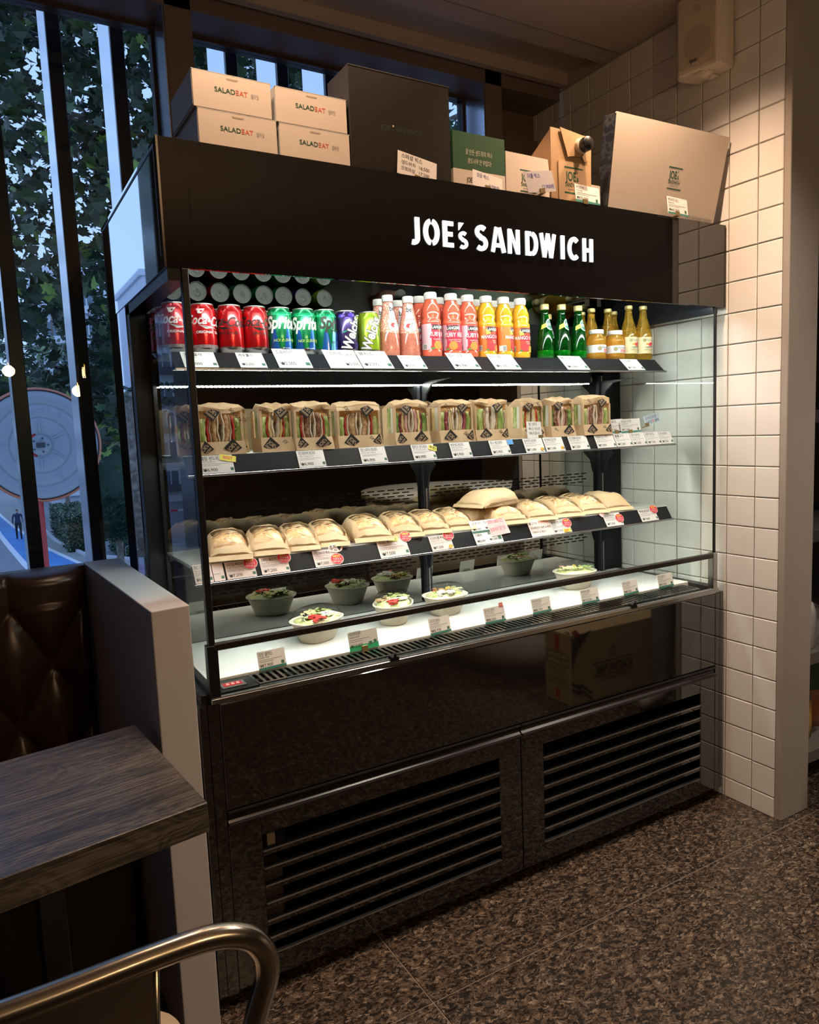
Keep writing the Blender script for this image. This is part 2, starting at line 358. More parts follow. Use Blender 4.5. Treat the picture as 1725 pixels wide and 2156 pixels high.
# fins outside the windows
FINA = mat('pale_fin_aluminium', (.86, .88, .93), .2, 1.); FINB = mat('navy_black_fin_cap', (.012, .016, .035), .3)
k = 0
for j in range(-19, 8):
    x0 = -.066 + .19 * j
    if x0 > 1.45 or x0 < -3.6: continue
    ords = ('first', 'second', 'third', 'fourth', 'fifth', 'sixth', 'seventh', 'eighth', 'ninth', 'tenth')
    if x0 > .235: lb = 'pale black-edged facade fin in the narrow upper window, %s from the brown column' % ords[j - 2]
    elif x0 > -1.7: lb = 'pale black-edged facade fin in the tall left window, %s left of the brown column' % ords[1 - j]
    else: lb = 'pale black-edged facade fin beyond the picture edge, only mirrored in the steel flank'
    f_ = thing('facade_fin', lb, 'fin', (x0, 1.05, -.5), 0, 'facade fins outside the windows')
    MB().box(0, .04, .02, .22, 0, 3.9, 0, .002).build('blade', FINA, f_); MB().box(-.001, .041, 0, .022, 0, 3.9, 0, .002).build('cap', FINB, f_)
# ================================================================ THE DISPLAY FRIDGE
case = thing('display_fridge', 'black open-front display fridge with lit shop sign and three stocked shelves', 'fridge', (.9, .38, 0))
PAN = mat('black_gloss_cabinet', (.008, .008, .008), .035, ior=2.0)
def part(mb, name, mats, parent=case, bevel=0., stuff=False): return mb.build(name, mats, parent, bevel, None, True, stuff)
part(MB().box(.03, 1.765, .07, .72, .012, .06), 'plinth', BLACK)
cb = MB().box(0, .02, .0, .50, .037, .742, 0, .002).box(1.773, 1.793, .0, .76, .037, .742, 0, .002).box(.02, 1.773, .20, .50, .05, .70, 1)
cb.box(.02, .0455, .0, .03, .037, .742).box(1.7515, 1.773, .0, .03, .037, .742)
cb.box(.02, 1.773, .03, .20, .46, .70, 1).box(.88, .92, .03, .20, .05, .46, 1)
part(cb, 'cabinet', [PAN, mat('cabinet_inside', (.004, .004, .004), .9, spec=.1)])
part(MB().box(.047, 1.75, .0, .03, .487, .738, 0, .0015), 'fascia_panel', PAN)
for xa, xb, ga, gb in ((.047, .8975, .125, .82), (.9005, 1.75, .982, 1.674)):
    d = MB(); za, zb = .098, .405
    d.box(xa, ga, 0, .022, .042, .45, 0, .0012).box(gb, xb, 0, .022, .042, .45, 0, .0012).box(ga, gb, 0, .022, zb, .45).box(ga, gb, 0, .022, .042, za)
    do = part(d, 'door', [PAN])
    h = MB(); pr = [(.014, .4515), (-.009, .4515), (-.0105, .453), (-.0105, .4555), (-.003, .4575), (.003, .463), (.004, .469), (.001, .476), (-.003, .4795), (-.0065, .481), (-.0065, .484), (.014, .4845)]
    h.prism(pr, xa + .001, xb - .001, 'x'); part(h, 'handle', [mat('black_anodised', (.015, .015, .017), .25, ior=1.6)], do)
    part(MB().box(ga, gb, -.0012, .010, za, za + .0022), 'grille_edge', [ALU], do)
    for s in range(6):
        z = za + .0307 + s * .0443
        part(MB().box(ga, gb, .0, .016, z, z + .0130, 0).box(ga, gb, -.0014, .0016, z + .0105, z + .0138, 1), 'slat', [PAN, ALU], do)
mc = MB().box(.14, .20, .05, .11, .33, .385, 0, .004).box(.15, .17, .045, .05, .345, .375, 1).box(.13, .19, .06, .11, .13, .28, 2, .004)
part(mc, 'condenser_unit', [BLACKMET, mat('faded_label', (.45, .38, .28), .6), mat('dark_brown_pump', (.06, .045, .04), .5)])
# stickers on the left flank
part(MB().box(-.0006, .0, .06, .12, .60, .66, 1).box(-.0009, .0, .066, .114, .612, .648, 0), 'energy_label', [CARD, mat('lime_print', (.32, .45, .08), .5)])
# deck
part(MB().box(.012, 1.781, .004, .46, .700, .738), 'tray', [BLACKMET])
part(MB().box(.046, 1.744, .106, .449, .738, .765, 0, .0015), 'deck', [mat('white_acrylic_deck', (.84, .87, .85), .12, coat=.3)])
part(MB().box(.046, .9, .4485, .4492, .7650, .7652), 'deck_seam', [GREYINK])
gr = MB(); gr.box(.15, 1.70, .022, .030, .748, .760, 0).box(.15, 1.70, .094, .102, .748, .760, 0)
n_ = 92
for s in range(n_ + 1): x = .15 + 1.55 * s / n_; gr.box(x - .0036, x + .0036, .03, .094, .748, .760, 0)
part(gr, 'air_grille', [mat('dark_chrome_grille', (.20, .205, .20), .22, metal=1.)], stuff=True)
ctl = part(MB().box(.052, .148, .020, .102, .738, .7595, 0, .001), 'control_plate', [BLACKMET])
dg = part(MB().box(.066, .124, .036, .072, .7595, .7625, 0, .001), 'thermometer', [mat('grey_bezel', (.13, .13, .14), .35)], ctl)
sg = MB().box(.073, .117, .043, .066, .7625, .7629, 0)
for q in range(3): txt(sg, '888'[q], 1, .012, (.080 + q * .012, .049, .7633), (1, 0, 0), (0, 1, 0))
part(sg, 'red_display', [mat('red_display_window', (.35, .02, .03), .2, coat=.6, emit=(1, .03, .06), es=.25), mat('lit_digits', (1, .5, .45), .4, emit=(1, .45, .4), es=.9)], ctl)
part(MB().box(.03, 1.77, .0, .018, .738, .754, 0, .002).box(.03, 1.77, .0005, .012, .754, .7560, 1), 'front_channel', [GREYSTEEL, ALU])
# low front glass with its black cap rail and two small clips
part(MB().box(.046, 1.742, .006, .012, .756, .866, 0), 'front_glass', [GLASS])
part(MB().box(.044, 1.744, .001, .017, .862, .879, 0, .0025), 'front_rail', [mat('black_rail', (.02, .018, .017), .2)])
for x in (.50, 1.36): part(MB().box(x - .012, x + .012, -.004, .016, .750, .764, 0, .002).lathe([(.004, 0), (.004, .008)], 10, (x, -.004, .764)), 'glass_clip', [BLACKMET])
# corner posts, side glass and its top rails
part(MB().box(.029, .053, .002, .026, .742, .875, 0, .001).box(.034, .048, .004, .022, .875, 1.692, 0, .001), 'corner_post', [BLACKMET])
part(MB().box(1.741, 1.763, .002, .024, .742, .880, 0, .001), 'corner_post', [GREYSTEEL])
part(MB().box(1.746, 1.753, .003, .010, .880, 1.692, 0), 'glass_edge_trim', [BLACKMET])
part(MB().box(.038, .044, .02, .462, .742, 1.672, 0), 'side_glass', [GLASS])
part(MB().box(1.7465, 1.7525, .010, .462, .742, 1.69, 0), 'side_glass', [GLASS])
part(MB().box(.006, .046, .01, .50, 1.667, 1.692), 'top_rail', [BLACKMET]); part(MB().box(1.744, 1.765, .01, .47, 1.672, 1.692), 'top_rail', [BLACKMET])
part(MB().box(.012, .046, .02, .47, .738, .762, 0, .002).box(.03, .046, .02, .46, .762, .772), 'bottom_rail', [BLACKMET]); part(MB().box(1.744, 1.781, .02, .47, .738, .762, 0, .002), 'bottom_rail', [BLACKMET])
# black frame columns at the back corners, mirror-finish outer skin behind them
part(MB().box(.006, .048, .464, .506, .0, 1.692, 0, .001).box(.048, .058, .448, .50, .74, 1.692), 'back_column', [BLACKMET]); part(MB().box(1.70, 1.793, .464, .52, .742, 1.692, 0, .001).box(1.690, 1.70, .448, .5, .742, 1.692), 'back_column', [BLACKMET])
part(MB().box(.004, .008, .507, .762, .02, 1.693), 'mirror_skin', [STEEL])
part(MB().box(.009, 1.78, .52, .76, .02, .70).box(.009, 1.78, .56, .76, .70, 1.693), 'rear_body', [BLACKMET])
# back mirror of the chilled space and its perforated air bands
bm_ = part(MB().box(.058, 1.69, .449, .456, .767, 1.500), 'back_mirror', [MIRROR])
pf = MB()
for (x0, x1) in ((.15, .865), (.905, 1.62)):
    for zc in (1.128, .907):
        for r in range(4):
            n = int((x1 - x0) / .036)
            for s in range(n):
                x = x0 + .036 * s + (.018 if r % 2 else 0); pf.box(x, x + .024, .4478, .4492, zc + (r - 1.5) * .0105, zc + (r - 1.5) * .0105 + .0034)
part(pf, 'air_slots', [mat('slot_black', (.004, .004, .004), 1., spec=0.)], stuff=True)
for x in (.877, 1.66):
    part(MB().box(x - .011, x + .011, .430, .449, .767, 1.505, 0, .001).box(x - .002, x + .002, .4285, .430, .767, 1.505, 1), 'upright', [BLACKMET, GREYSTEEL])
    for zs, yt in ((1.497, .22), (1.243, .33), (.98, .33)):
        br = [(.430, zs - .012), (.430, zs - .10), (.418, zs - .095), (.405, zs - .050), (.37, zs - .022), (yt + .05, zs - .012)]
        part(MB().prism(br, x - .003, x + .003, 'x'), 'shelf_bracket', [BLACKMET])
# shelves: white plate, slanted black ticket strip, chrome nose, LED bar underneath
STRIPS = {}
for nm, zt, yt, zb, yb, yback in ((1, 1.546, .245, 1.503, .200, .545), (2, 1.293, .182, 1.248, .160, .445), (3, 1.026, .194, .984, .168, .445)):
    s = MB(); s.box(.052, 1.735, yt, yback, zt - .006, zt, 0)
    so = part(s, 'shelf', [SHELFW])
    t = MB(); tz = zb
    t.add([(.052, yt, zt), (1.735, yt, zt), (1.735, yb, zb), (.052, yb, zb), (.052, yt + .006, zt - .001), (1.735, yt + .006, zt - .001), (1.735, yb + .006, zb), (.052, yb + .006, zb)],
          [(3, 2, 1, 0), (4, 5, 6, 7), (0, 1, 5, 4), (2, 3, 7, 6), (1, 2, 6, 5), (0, 4, 7, 3)], 0)
    part(t, 'ticket_strip', [BLACKMET], so)
    part(MB().box(.052, 1.742, yb - .004, yb + .012, zb - .0045, zb + .001, 0, .001), 'nose', [GREYSTEEL], so)
    part(MB().box(.054, 1.733, yt + .0005, yt + .003, zb - .002, zt - .006).box(.054, 1.733, yback - .01, yback, zt - .02, zt - .006).box(.054, 1.733, yb + .010, yt + .001, zb - .002, zb + .001), 'lip', [BLACKMET], so)
    if nm == 1: ya, z_ = .424, 1.4765
    else: ya, z_ = yt + .006, zt - .020
    part(MB().box(.060, 1.602, ya, ya + .016, z_, zt - .006), 'led_housing', [BLACKMET], so)
    ch = MB(); nled = 128
    for q in range(nled): x = .062 + 1.538 * q / nled; ch.box(x + .001, x + .0075, ya + .004, ya + .011, z_ - .002, z_, 0)
    part(ch, 'led_chips', [LED2], so, stuff=True)
    if nm == 3: part(MB().box(.050, 1.737, yt + .002, yback, zt - .0005, zt + .004), 'glass_top', [clear('shelf_glass', (.93, .97, .95), 1.45, diff=(.86, .89, .87), dfac=.55)], so)
    u = Vector((0, yt - yb, zt - zb)); STRIPS[nm] = (Vector((0, yb, zb)), u.normalized(), u.length, Vector((0, -(zt - zb), yt - yb)).normalized())
# header box: gloss sign panel, polished steel flank, slanted canopy mirror inside
hd = MB().box(.006, 1.801, .007, .017, 1.693, 1.954, 0).box(.017, 1.79, .017, .76, 1.935, 1.954, 1).box(.017, 1.79, .745, .76, 1.693, 1.935, 1).box(1.785, 1.801, .017, .76, 1.693, 1.954, 1)
ho = part(hd, 'header', [DARKGLOSS, BLACKMET])
part(MB().box(.002, .010, .0165, .762, 1.693, 1.955).box(.001, .0055, .0065, .0165, 1.693, 1.955, 0), 'side_skin', [STEEL], ho)
part(MB().box(.0005, .0022, .030, .034, 1.72, 1.945).box(.0005, .0022, .0335, .745, 1.940, 1.9455).box(.0005, .0022, .741, .745, 1.70, 1.945), 'side_seam', [BLACK], ho)
cm = MB(); cm.add([(.02, .545, 1.700), (1.775, .545, 1.700), (1.775, .31, 1.935), (.02, .31, 1.935)], [(0, 1, 2, 3)], 0)
cm.add([(.02, .549, 1.704), (1.775, .549, 1.704), (1.775, .314, 1.939), (.02, .314, 1.939)], [(3, 2, 1, 0)], 1)
part(cm, 'canopy_mirror', [CANOPY, BLACK], ho)
part(MB().box(.02, 1.775, .547, .556, 1.50, 1.70), 'upper_back', [BLACKMET])
part(MB().box(.02, 1.775, .018, .09, 1.722, 1.735).box(.02, 1.775, .018, .30, 1.92, 1.935), 'canopy_lining', [BLACKMET], ho)
part(MB().box(.06, 1.74, .024, .040, 1.705, 1.7215), 'led_bar', [LED], ho)
part(MB().box(.06, 1.74, .10, .115, 1.912, 1.9195), 'led_bar', [LED], ho)  # second bar, out of sight, added to light the can tops behind
# the lit lettering, each letter a plate of its own: strokes drawn in units of the cap height
def stroke(mb, pts, w, closed=False, xo=0, k=1.):
    P = [Vector((a, b)) for a, b in pts]; L = []; R = []; N = len(P)
    for i in range(N):
        d0 = (P[i] - P[i - 1]).normalized() if i else None; d1 = (P[i + 1] - P[i]).normalized() if i < N - 1 else None
        d = d0 if d1 is None else d1 if d0 is None else (d0 + d1).normalized()
        n = Vector((-d.y, d.x)); c = 1 if d0 is None or d1 is None else max(.5, n.dot(Vector((-d0.y, d0.x))))
        L.append(P[i] + n * w / 2 / c); R.append(P[i] - n * w / 2 / c)
    for i in range(N - 1): plate(mb, [L[i], R[i], R[i + 1], L[i + 1]], xo, k)
def plate(mb, q, xo, k):
    q = [((a.x if hasattr(a, 'x') else a[0]), (a.y if hasattr(a, 'y') else a[1])) for a in q]
    mb.prism([(xo + a * k, 1.7925 + b * k) for a, b in q], .0035, .0075, 'y')
def arc_(cx, cy, rx, ry, a0, a1, n=14): return [(cx + rx * math.cos(math.radians(a0 + (a1 - a0) * i / n)), cy + ry * math.sin(math.radians(a0 + (a1 - a0) * i / n))) for i in range(n + 1)]
S_ = lambda w, h: arc_(w * .50, h * .735, w * .36, h * .185, 38, 270, 14)[:-1] + arc_(w * .46, h * .29, w * .40, h * .215, 90, -135, 16)
K = .0635; wS = .20
def L_J(m, x): stroke(m, [(.34, 1), (.34, .25)] + arc_(.16, .22, .18, .17, 8, -112, 8), wS, False, x, K)
def L_O(m, x):
    stroke(m, arc_(.34, .5, .25, .41, 97, 263, 16), .20, False, x, K); stroke(m, arc_(.38, .5, .25, .41, 83, -83, 16), .20, False, x, K)
def L_E(m, x): [plate(m, q, x, K) for q in ([(0, 0), (.2, 0), (.2, 1), (0, 1)], [(.2, 0), (.5, 0), (.5, .17), (.2, .17)], [(.2, .42), (.46, .42), (.46, .59), (.2, .59)], [(.2, .83), (.5, .83), (.5, 1), (.2, 1)])]
def L_q(m, x): plate(m, [(0, .70), (.24, 1), (0, 1)], x, K)
def L_s(m, x): stroke(m, S_(.42, .66), .135, False, x, K)
def L_S(m, x): stroke(m, S_(.60, 1.0), .19, False, x, K)
def L_A(m, x): stroke(m, [(.08, 0), (.29, 1)], .17, False, x, K); stroke(m, [(.66, 0), (.42, 1)], .19, False, x, K); plate(m, [(.18, .20), (.34, .20), (.34, .36), (.21, .36)], x, K); plate(m, [(.38, .20), (.58, .20), (.55, .36), (.38, .36)], x, K)
def L_N(m, x): [plate(m, q, x, K) for q in ([(0, 0), (.18, 0), (.18, 1), (0, 1)], [(.44, 0), (.62, 0), (.62, 1), (.44, 1)], [(.18, 1), (.18, .66), (.44, 0), (.44, .34)])]
def L_D(m, x): plate(m, [(0, 0), (.19, 0), (.19, 1), (0, 1)], x, K); plate(m, [(.19, 0), (.30, 0), (.30, .17), (.19, .17)], x, K); plate(m, [(.19, .83), (.30, .83), (.30, 1), (.19, 1)], x, K); stroke(m, arc_(.34, .5, .24, .41, 84, -84, 16), .19, False, x, K)
def L_W(m, x): [stroke(m, q, .17, False, x, K) for q in ([(.08, 1), (.25, 0)], [(.25, 0), (.45, 1)], [(.45, 1), (.63, 0)], [(.63, 0), (.82, 1)])]
def L_I(m, x): plate(m, [(0, 0), (.2, 0), (.2, 1), (0, 1)], x, K)
def L_C(m, x): stroke(m, arc_(.36, .5, .27, .41, 48, 312, 20), .19, False, x, K)
def L_H(m, x): [plate(m, q, x, K) for q in ([(0, 0), (.19, 0), (.19, 1), (0, 1)], [(.42, 0), (.61, 0), (.61, 1), (.42, 1)], [(.19, .41), (.42, .41), (.42, .58), (.19, .58)])]
for fn, px in ((L_J, 864), (L_O, 893), (L_E, 934), (L_q, 969), (L_s, 969), (L_S, 1003), (L_A, 1036), (L_N, 1070), (L_D, 1106), (L_W, 1135), (L_I, 1179), (L_C, 1193), (L_H, 1222)):
    # position along the panel from the photo's spacing
    xx = {864: .598, 893: .638, 934: .695, 969: .744, 1003: .796, 1036: .846, 1070: .902, 1106: .962, 1135: 1.012, 1179: 1.088, 1193: 1.114, 1222: 1.170}[px]
    m_ = MB(); fn(m_, xx); part(m_, 'letter', [SIGNLIT], ho)
# ================================================================ BOXES AND CARDS ON THE FRIDGE
CARTON = noisy('cream_carton', [(.3, (.80, .70, .60)), (.7, (.83, .73, .63))], 4, .55)
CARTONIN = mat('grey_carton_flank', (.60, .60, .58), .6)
KRAFT = noisy('kraft_board', [(.3, (.46, .29, .15)), (.7, (.52, .34, .19))], 14, .7, .05)
BLKBOX = noisy('black_coated_board', [(.3, (.020, .016, .013)), (.7, (.026, .021, .017))], 6, .38)
TZ = 1.955
def frame(o, xd, ud):
    X = Vector(xd).normalized(); U = Vector(ud).normalized(); N = X.cross(U)
    return Matrix(((X.x, U.x, N.x, o[0]), (X.y, U.y, N.y, o[1]), (X.z, U.z, N.z, o[2]), (0, 0, 0, 1)))
def joes_logo(mb, org, w_, gm, xd=(1, 0, 0), ud=(0, 0, 1), dark=0):
    X = Vector(xd).normalized(); U = Vector(ud).normalized(); O = Vector(org); P = lambda a, b: tuple(O + X * (a * w_) + U * (b * w_))
    quad(mb, P(0, .98), X, U, w_, .055 * w_, gm); quad(mb, P(0, 0), X, U, w_, .055 * w_, gm)
    txt(mb, "JOE", gm, .36 * w_, P(.06, .50), X, U, bold=.02, fit=.56 * w_); txt(mb, "s", gm, .24 * w_, P(.66, .50), X, U, bold=.02, sx_=.9); txt(mb, "'", gm, .30 * w_, P(.68, .60), X, U)
    txt(mb, "SANDWICH", gm, .17 * w_, P(.05, .26), X, U, bold=.015, fit=.82 * w_); txt(mb, "SANDWICH & COFFEE", gm, .06 * w_, P(.18, .13), X, U, fit=.6 * w_)
def salad_box(x, z, w_, h, dz, label, y=.03, skew=0):
    t = thing('salad_box', label, 'box', (x, y, z), skew, 'cream salad boxes on the fridge')
    m_ = MB().box(0, w_, 0, .185, 0, h, 0, .0008)
    o = m_.build('carton', [CARTON, CARTONIN], t); 
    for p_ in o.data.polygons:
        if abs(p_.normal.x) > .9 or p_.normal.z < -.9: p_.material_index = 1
    f = MB().box(-.0012, -.0002, .002, .183, .004, h + .001, 0).box(-.001, w_ + .001, .0, .186, h, h + .0016, 0); f.build('lid_flap', [CARTONIN], t)
    s = MB(); s.add([(w_ * .42, -.0002, h - .006), (w_ * .58, -.0002, h - .006), (w_ * .565, -.0002, h - .0095), (w_ * .435, -.0002, h - .0095)], [(0, 3, 2, 1)]); s.build('tuck_slot', [mat('slot_shadow_card', (.46, .37, .29), .7)], t)
    l = MB(); xo = w_ * .27; zo = h * .50; hh = .0105
    a = txt(l, 'SALAD', 0, hh, (xo, -.0003, zo), bold=.012, sx_=1.05); q = xo + a + .0012
    for e in range(3): quad(l, (q + (.0012 if e == 1 else 0) * 0, -.0003, zo + e * hh * .40), (1, 0, 0), (0, 0, 1), .0066, hh * .17, 1)
    b = txt(l, 'AT', 1, hh, (q + .0078, -.0003, zo), bold=.012); txt(l, '샐러딧', 2, hh * .8, (q + .0078 + b + .007, -.0003, zo - .0005), fit=.018)
    l.build('lettering', [GREENINK, mat('tomato_print', (.80, .16, .08), .6), GREYINK], t); return t
salad_box(.0985, TZ, .176, .078, 0, 'cream salad box at the bottom of the pile by the window end')
salad_box(.0915, TZ + .0805, .174, .0745, 0, 'cream salad box on top of the pile by the window end')
salad_box(.2815, TZ, .174, .0765, 0, 'cream salad box at the bottom of the pile beside the black carton')
salad_box(.2765, TZ + .0790, .175, .0745, 0, 'cream salad box on top of the pile beside the black carton')
t = thing('black_carton', 'large black gift carton with dark green lettering, tallest of the cartons', 'box', (.4605, .03, TZ))
MB().box(0, .283, 0, .113, 0, .237, 0, .001).build('carton', [BLKBOX], t); MB().box(-.001, .2845, -.0008, .114, .2355, .2385, 0, .0006).box(-.0014, -.0002, 0, .113, .004, .237).build('lid', [mat('black_board_edge', (.045, .04, .036), .5)], t)
l = MB(); txt(l, "JOE", 0, .0135, (.080, -.0003, .104), bold=.01, fit=.031); txt(l, "s", 0, .009, (.115, -.0003, .104)); quad(l, (.1145, -.0003, .115), (1, 0, 0), (0, 0, 1), .004, .004, 1); txt(l, "SANDWICH", 0, .0135, (.124, -.0003, .104), bold=.01, fit=.073)
l.build('lettering', [mat('racing_green_foil', (.035, .06, .04), .5), mat('pale_star', (.75, .6, .4), .5)], t)
t = thing('green_box', 'green and cream lunch box with white handwritten print', 'box', (.7505, .03, TZ))
MB().box(0, .1665, 0, .11, 0, .044, 0).box(0, .1665, 0, .11, .044, .137, 1).build('carton', [CARTON, mat('bottle_green_board', (.035, .115, .055), .5)], t)
l = MB(); txt(l, '잘 만든 샌드위치 하나', 0, .011, (.040, -.0003, .084), (1, 0, -.0), shear=.15, fit=.085); txt(l, '왕도시락 안 부럽다!', 0, .011, (.046, -.0003, .062), shear=.15, fit=.075); txt(l, "JOE's SANDWICH", 1, .013, (.040, -.0003, .014), bold=.015, fit=.085)
l.build('lettering', [mat('cream_print', (.80, .78, .66), .6), INK], t)
t = thing('cream_box', 'small cream lunch box with green logo and bowed edge', 'box', (.9205, .03, TZ))
MB().prism([(0, 0), (.150, 0), (.1525, .03), (.152, .07), (.147, .108), (.0, .110)], 0, .10, 'y').build('carton', [CARTON], t); l = MB(); joes_logo(l, (.048, -.0003, .012), .056, 0); l.build('lettering', [GREENINK], t, stuff=True)
t = thing('coffee_carrier', 'kraft coffee carrier box with black spout cap and green logo', 'box', (1.079, .03, TZ))
cb_ = MB(); cb_.prism([(.004, 0), (.135, 0), (.135, .118), (.004, .194)], .002, .148, 'x')
cb_.build('carton', [KRAFT], t)
fp = MB(); fp.prism([(.0, 0), (.150, 0), (.152, .184), (.09, .195), (.0, .197)], .0, .0035, 'y'); fp.build('front_board', [KRAFT], t)
fl_ = MB(); fl_.prism([(.030, .199), (.140, .186), (.134, .122), (.120, .118), (.112, .130), (.075, .128), (.058, .124)], -.006, -.003, 'y'); fl_.build('front_flap', [KRAFT], t)
fq = MB(); fq.prism([(.026, .004), (.130, .004), (.132, .112), (.024, .112)], -.003, -.001, 'y'); fq.build('logo_panel', [noisy('light_kraft', [(.3, (.55, .37, .21)), (.7, (.60, .41, .24))], 14, .7)], t)
cp = MB(); RX = Matrix.Rotation(PI / 2, 4, 'X'); cp.lathe([(.020, 0), (.0215, .004), (.020, .008), (.0215, .010), (.0205, .014)], 24, (0, 0, 0), 0, Matrix.Translation((.104, -.005, .157)) @ RX); cp.build('spout_collar', [mat('cream_plastic', (.66, .58, .48), .4)], t)
cp = MB(); cp.lathe([(.019, .013), (.0195, .016), (.0195, .030), (.0175, .033), (.0001, .0335)], 24, (0, 0, 0), 0, Matrix.Translation((.106, -.007, .157)) @ RX); cp.build('spout_cap', [mat('black_cap', (.015, .015, .016), .35)], t)
l = MB(); joes_logo(l, (.046, -.0033, .026), .070, 0); l.build('lettering', [GREENINK], t, stuff=True)
t = thing('flat_carton', 'small cream carton with black top behind the price card', 'box', (1.232, .045, TZ)); MB().box(0, .048, 0, .10, 0, .068).build('carton', [CARTON], t); MB().box(-.001, .049, 0, .101, .068, .098).build('lid', [BLKBOX], t)
t = thing('bakery_box', 'wide cream bakery box leaning forward with green logo beside tiled wall', 'box', (1.2955, .030, TZ))
t.rotation_euler = (math.radians(9), 0, 0)
MB().prism([(0, 0), (.470, 0), (.497, .268), (-.002, .262)], 0, .006, 'y').build('front_board', [CARTON], t)
MB().prism([(.002, 0), (.465, 0), (.488, .262), (.0, .258)], .006, .046, 'y').build('carton', [CARTON], t)
sd = MB(); sd.loft([[(-.003, y_, z_), (.001, y_, z_), (.001, y_ + .0, z_ + .0), (-.003, y_, z_)] for y_, z_ in ((.001, .262), (.001, 0))], 0) if False else sd.box(-.0025, .0015, .001, .050, .0, .259, 0, .001); sd.build('black_flank', [noisy('black_doodle_board', [(.42, (.012, .014, .018)), (.5, (.05, .055, .06)), (.56, (.012, .014, .018))], 26, .5, detail=2)], t)
l = MB(); joes_logo(l, (.236, -.0003, .085), .062, 0); txt(l, '100% Handmade Freshness', 1, .010, (.335, -.0003, .010), shear=.3, fit=.125); l.build('lettering', [GREENINK, GREYINK], t)
# price cards standing along the header, each on a small brass clip
CLIP = mat('brass_clip', (.32, .24, .11), .35, metal=.7)
def stand(x, z, w_, h, lean, lines, label, mats, band=None, y=.016, base=None, clip=.5, name='price_card', card=None, rz=0., tilt=8):
    """lines: (text, mat index, height, x, z, fit, align)"""
    t = thing(name, label, 'price card', (x, y, z), rz)
    t.rotation_euler = (math.radians(-tilt), math.radians(lean), rz)
    m_ = MB().box(0, w_, -.0012, 0, 0, h, 0)
    if band: m_.box(0, w_, -.0013, -.0011, 0, band, 1)
    m_.build('card', [card or CARD, mat('teal_band', (.05, .22, .19), .5)], t)
    l = MB()
    for s_, mi, hh, a, b, ft, al in lines:
        if s_ == '#': quad(l, (a, -.0016, b), (1, 0, 0), (0, 0, 1), ft, hh, mi)
        else: txt(l, s_, mi, hh, (a, -.0016, b), align=al, fit=ft)
    l.build('lettering', mats, t, stuff=True)
    if clip is not None: MB().box(clip * w_ - .009, clip * w_ + .009, -.004, -.0014, -.004, .010, 0, .0006).box(clip * w_ - .006, clip * w_ + .006, -.003, .018, -.004, -.001).build('clip', [CLIP], t)
    return t
PEN = [BLUEINK, INK, GREYINK, mat('green_square', (.05, .16, .11), .5)]
stand(.572, TZ + .002, .113, .058, 9, [('스페셜 박스', 1, .0095, .010, .044, .06, 'l'), ('샌드위치', 1, .0085, .010, .028, .04, 'l'), ('16,500', 1, .0085, .062, .028, .036, 'l'), ('크로와상', 1, .0085, .010, .013, .04, 'l'), ('17,500', 1, .0085, .062, .013, .036, 'l')], 'white handwritten price card with three rows in front of black carton', PEN, y=.012)
stand(.796, TZ + .002, .096, .042, 8, [('싱글 박스', 0, .0095, .012, .027, .04, 'l'), ('9,900원', 0, .008, .052, .008, .036, 'l')], 'white handwritten price card in front of green box', PEN, y=.012)
stand(.977, TZ + .002, .100, .058, -9, [('더블 박스', 0, .0105, .010, .040, .044, 'l'), ('12,900원', 0, .010, .054, .010, .042, 'l')], 'grey translucent price card in front of cream lunch box', PEN, y=.008, card=mat('grey_sleeve_card', (.45, .43, .46), .4))
def printed(ko, en, price, w_, h, dash=2):
    L = [(ko, 1, h * .17, .05 * w_, h * .74, w_ * .5, 'l'), (en, 1, h * .075, .05 * w_, h * .62, w_ * .42, 'l')]
    for k in range(dash): L.append(('#', 2, h * .022, .05 * w_, h * (.52 - .09 * k), w_ * (.82 - .3 * k), 'l'))
    L += [(price, 1, h * .17, .05 * w_, h * .16, w_ * .52, 'l'), ('#', 3, h * .17, w_ * .82, h * .16, h * .17, 'l')]; return L
stand(1.150, TZ + .001, .094, .051, 2, printed('커피박스', 'Coffee Box', '₩55,000', .094, .051), 'printed price card of 55,000 in front of kraft coffee carrier', PEN, band=.007, y=.010, clip=.38)
stand(1.504, TZ + .001, .090, .053, 2, printed('베이커리 박스', 'Bakery Box', '₩45,000', .090, .053), 'printed price card of 45,000 leaning on bakery box', PEN, band=.006, y=-.012, clip=.45)
# speaker on the tiled wall
t = thing('wall_speaker', 'cream wall loudspeaker with round grille on the tiled wall', 'speaker', (1.80, .05, 2.43))
SPK = mat('cream_speaker_plastic', (.82, .73, .60), .4)
def spk_ring(z, s=1.): return [(-.0 , -.066, z), (-.045 * s, -.074, z), (-.062 * s, -.070, z), (-.072 * s, -.058, z), (-.098 * s, .062, z), (-.092 * s, .074, z), (-.075 * s, .080, z), (-.0, .066, z)]
MB().loft([spk_ring(.012, .93), spk_ring(.0, .95) , spk_ring(.006, 1.0), spk_ring(.225, 1.0), spk_ring(.235, .95)][1:], 0, False).build('cabinet', [SPK], t)
gp = MB(); A = Vector((-.0735, -.056, 0)); B = Vector((-.0995, .060, 0)); D = (B - A).normalized(); N_ = Vector((-D.y, D.x, 0)); N_ = N_ if N_.x < 0 else -N_
def on(u, z, o=.0015): p_ = A + D * u + N_ * o; return (p_.x, p_.y, z)
gp.add([on(.002, .018), on(.117, .018), on(.117, .222), on(.002, .222)], [(0, 1, 2, 3)]); gp.build('grille_cloth', [noisy('speaker_mesh', [(.4, (.52, .44, .34)), (.6, (.62, .53, .42))], 420, .7, .2, .0006, detail=1)], t)
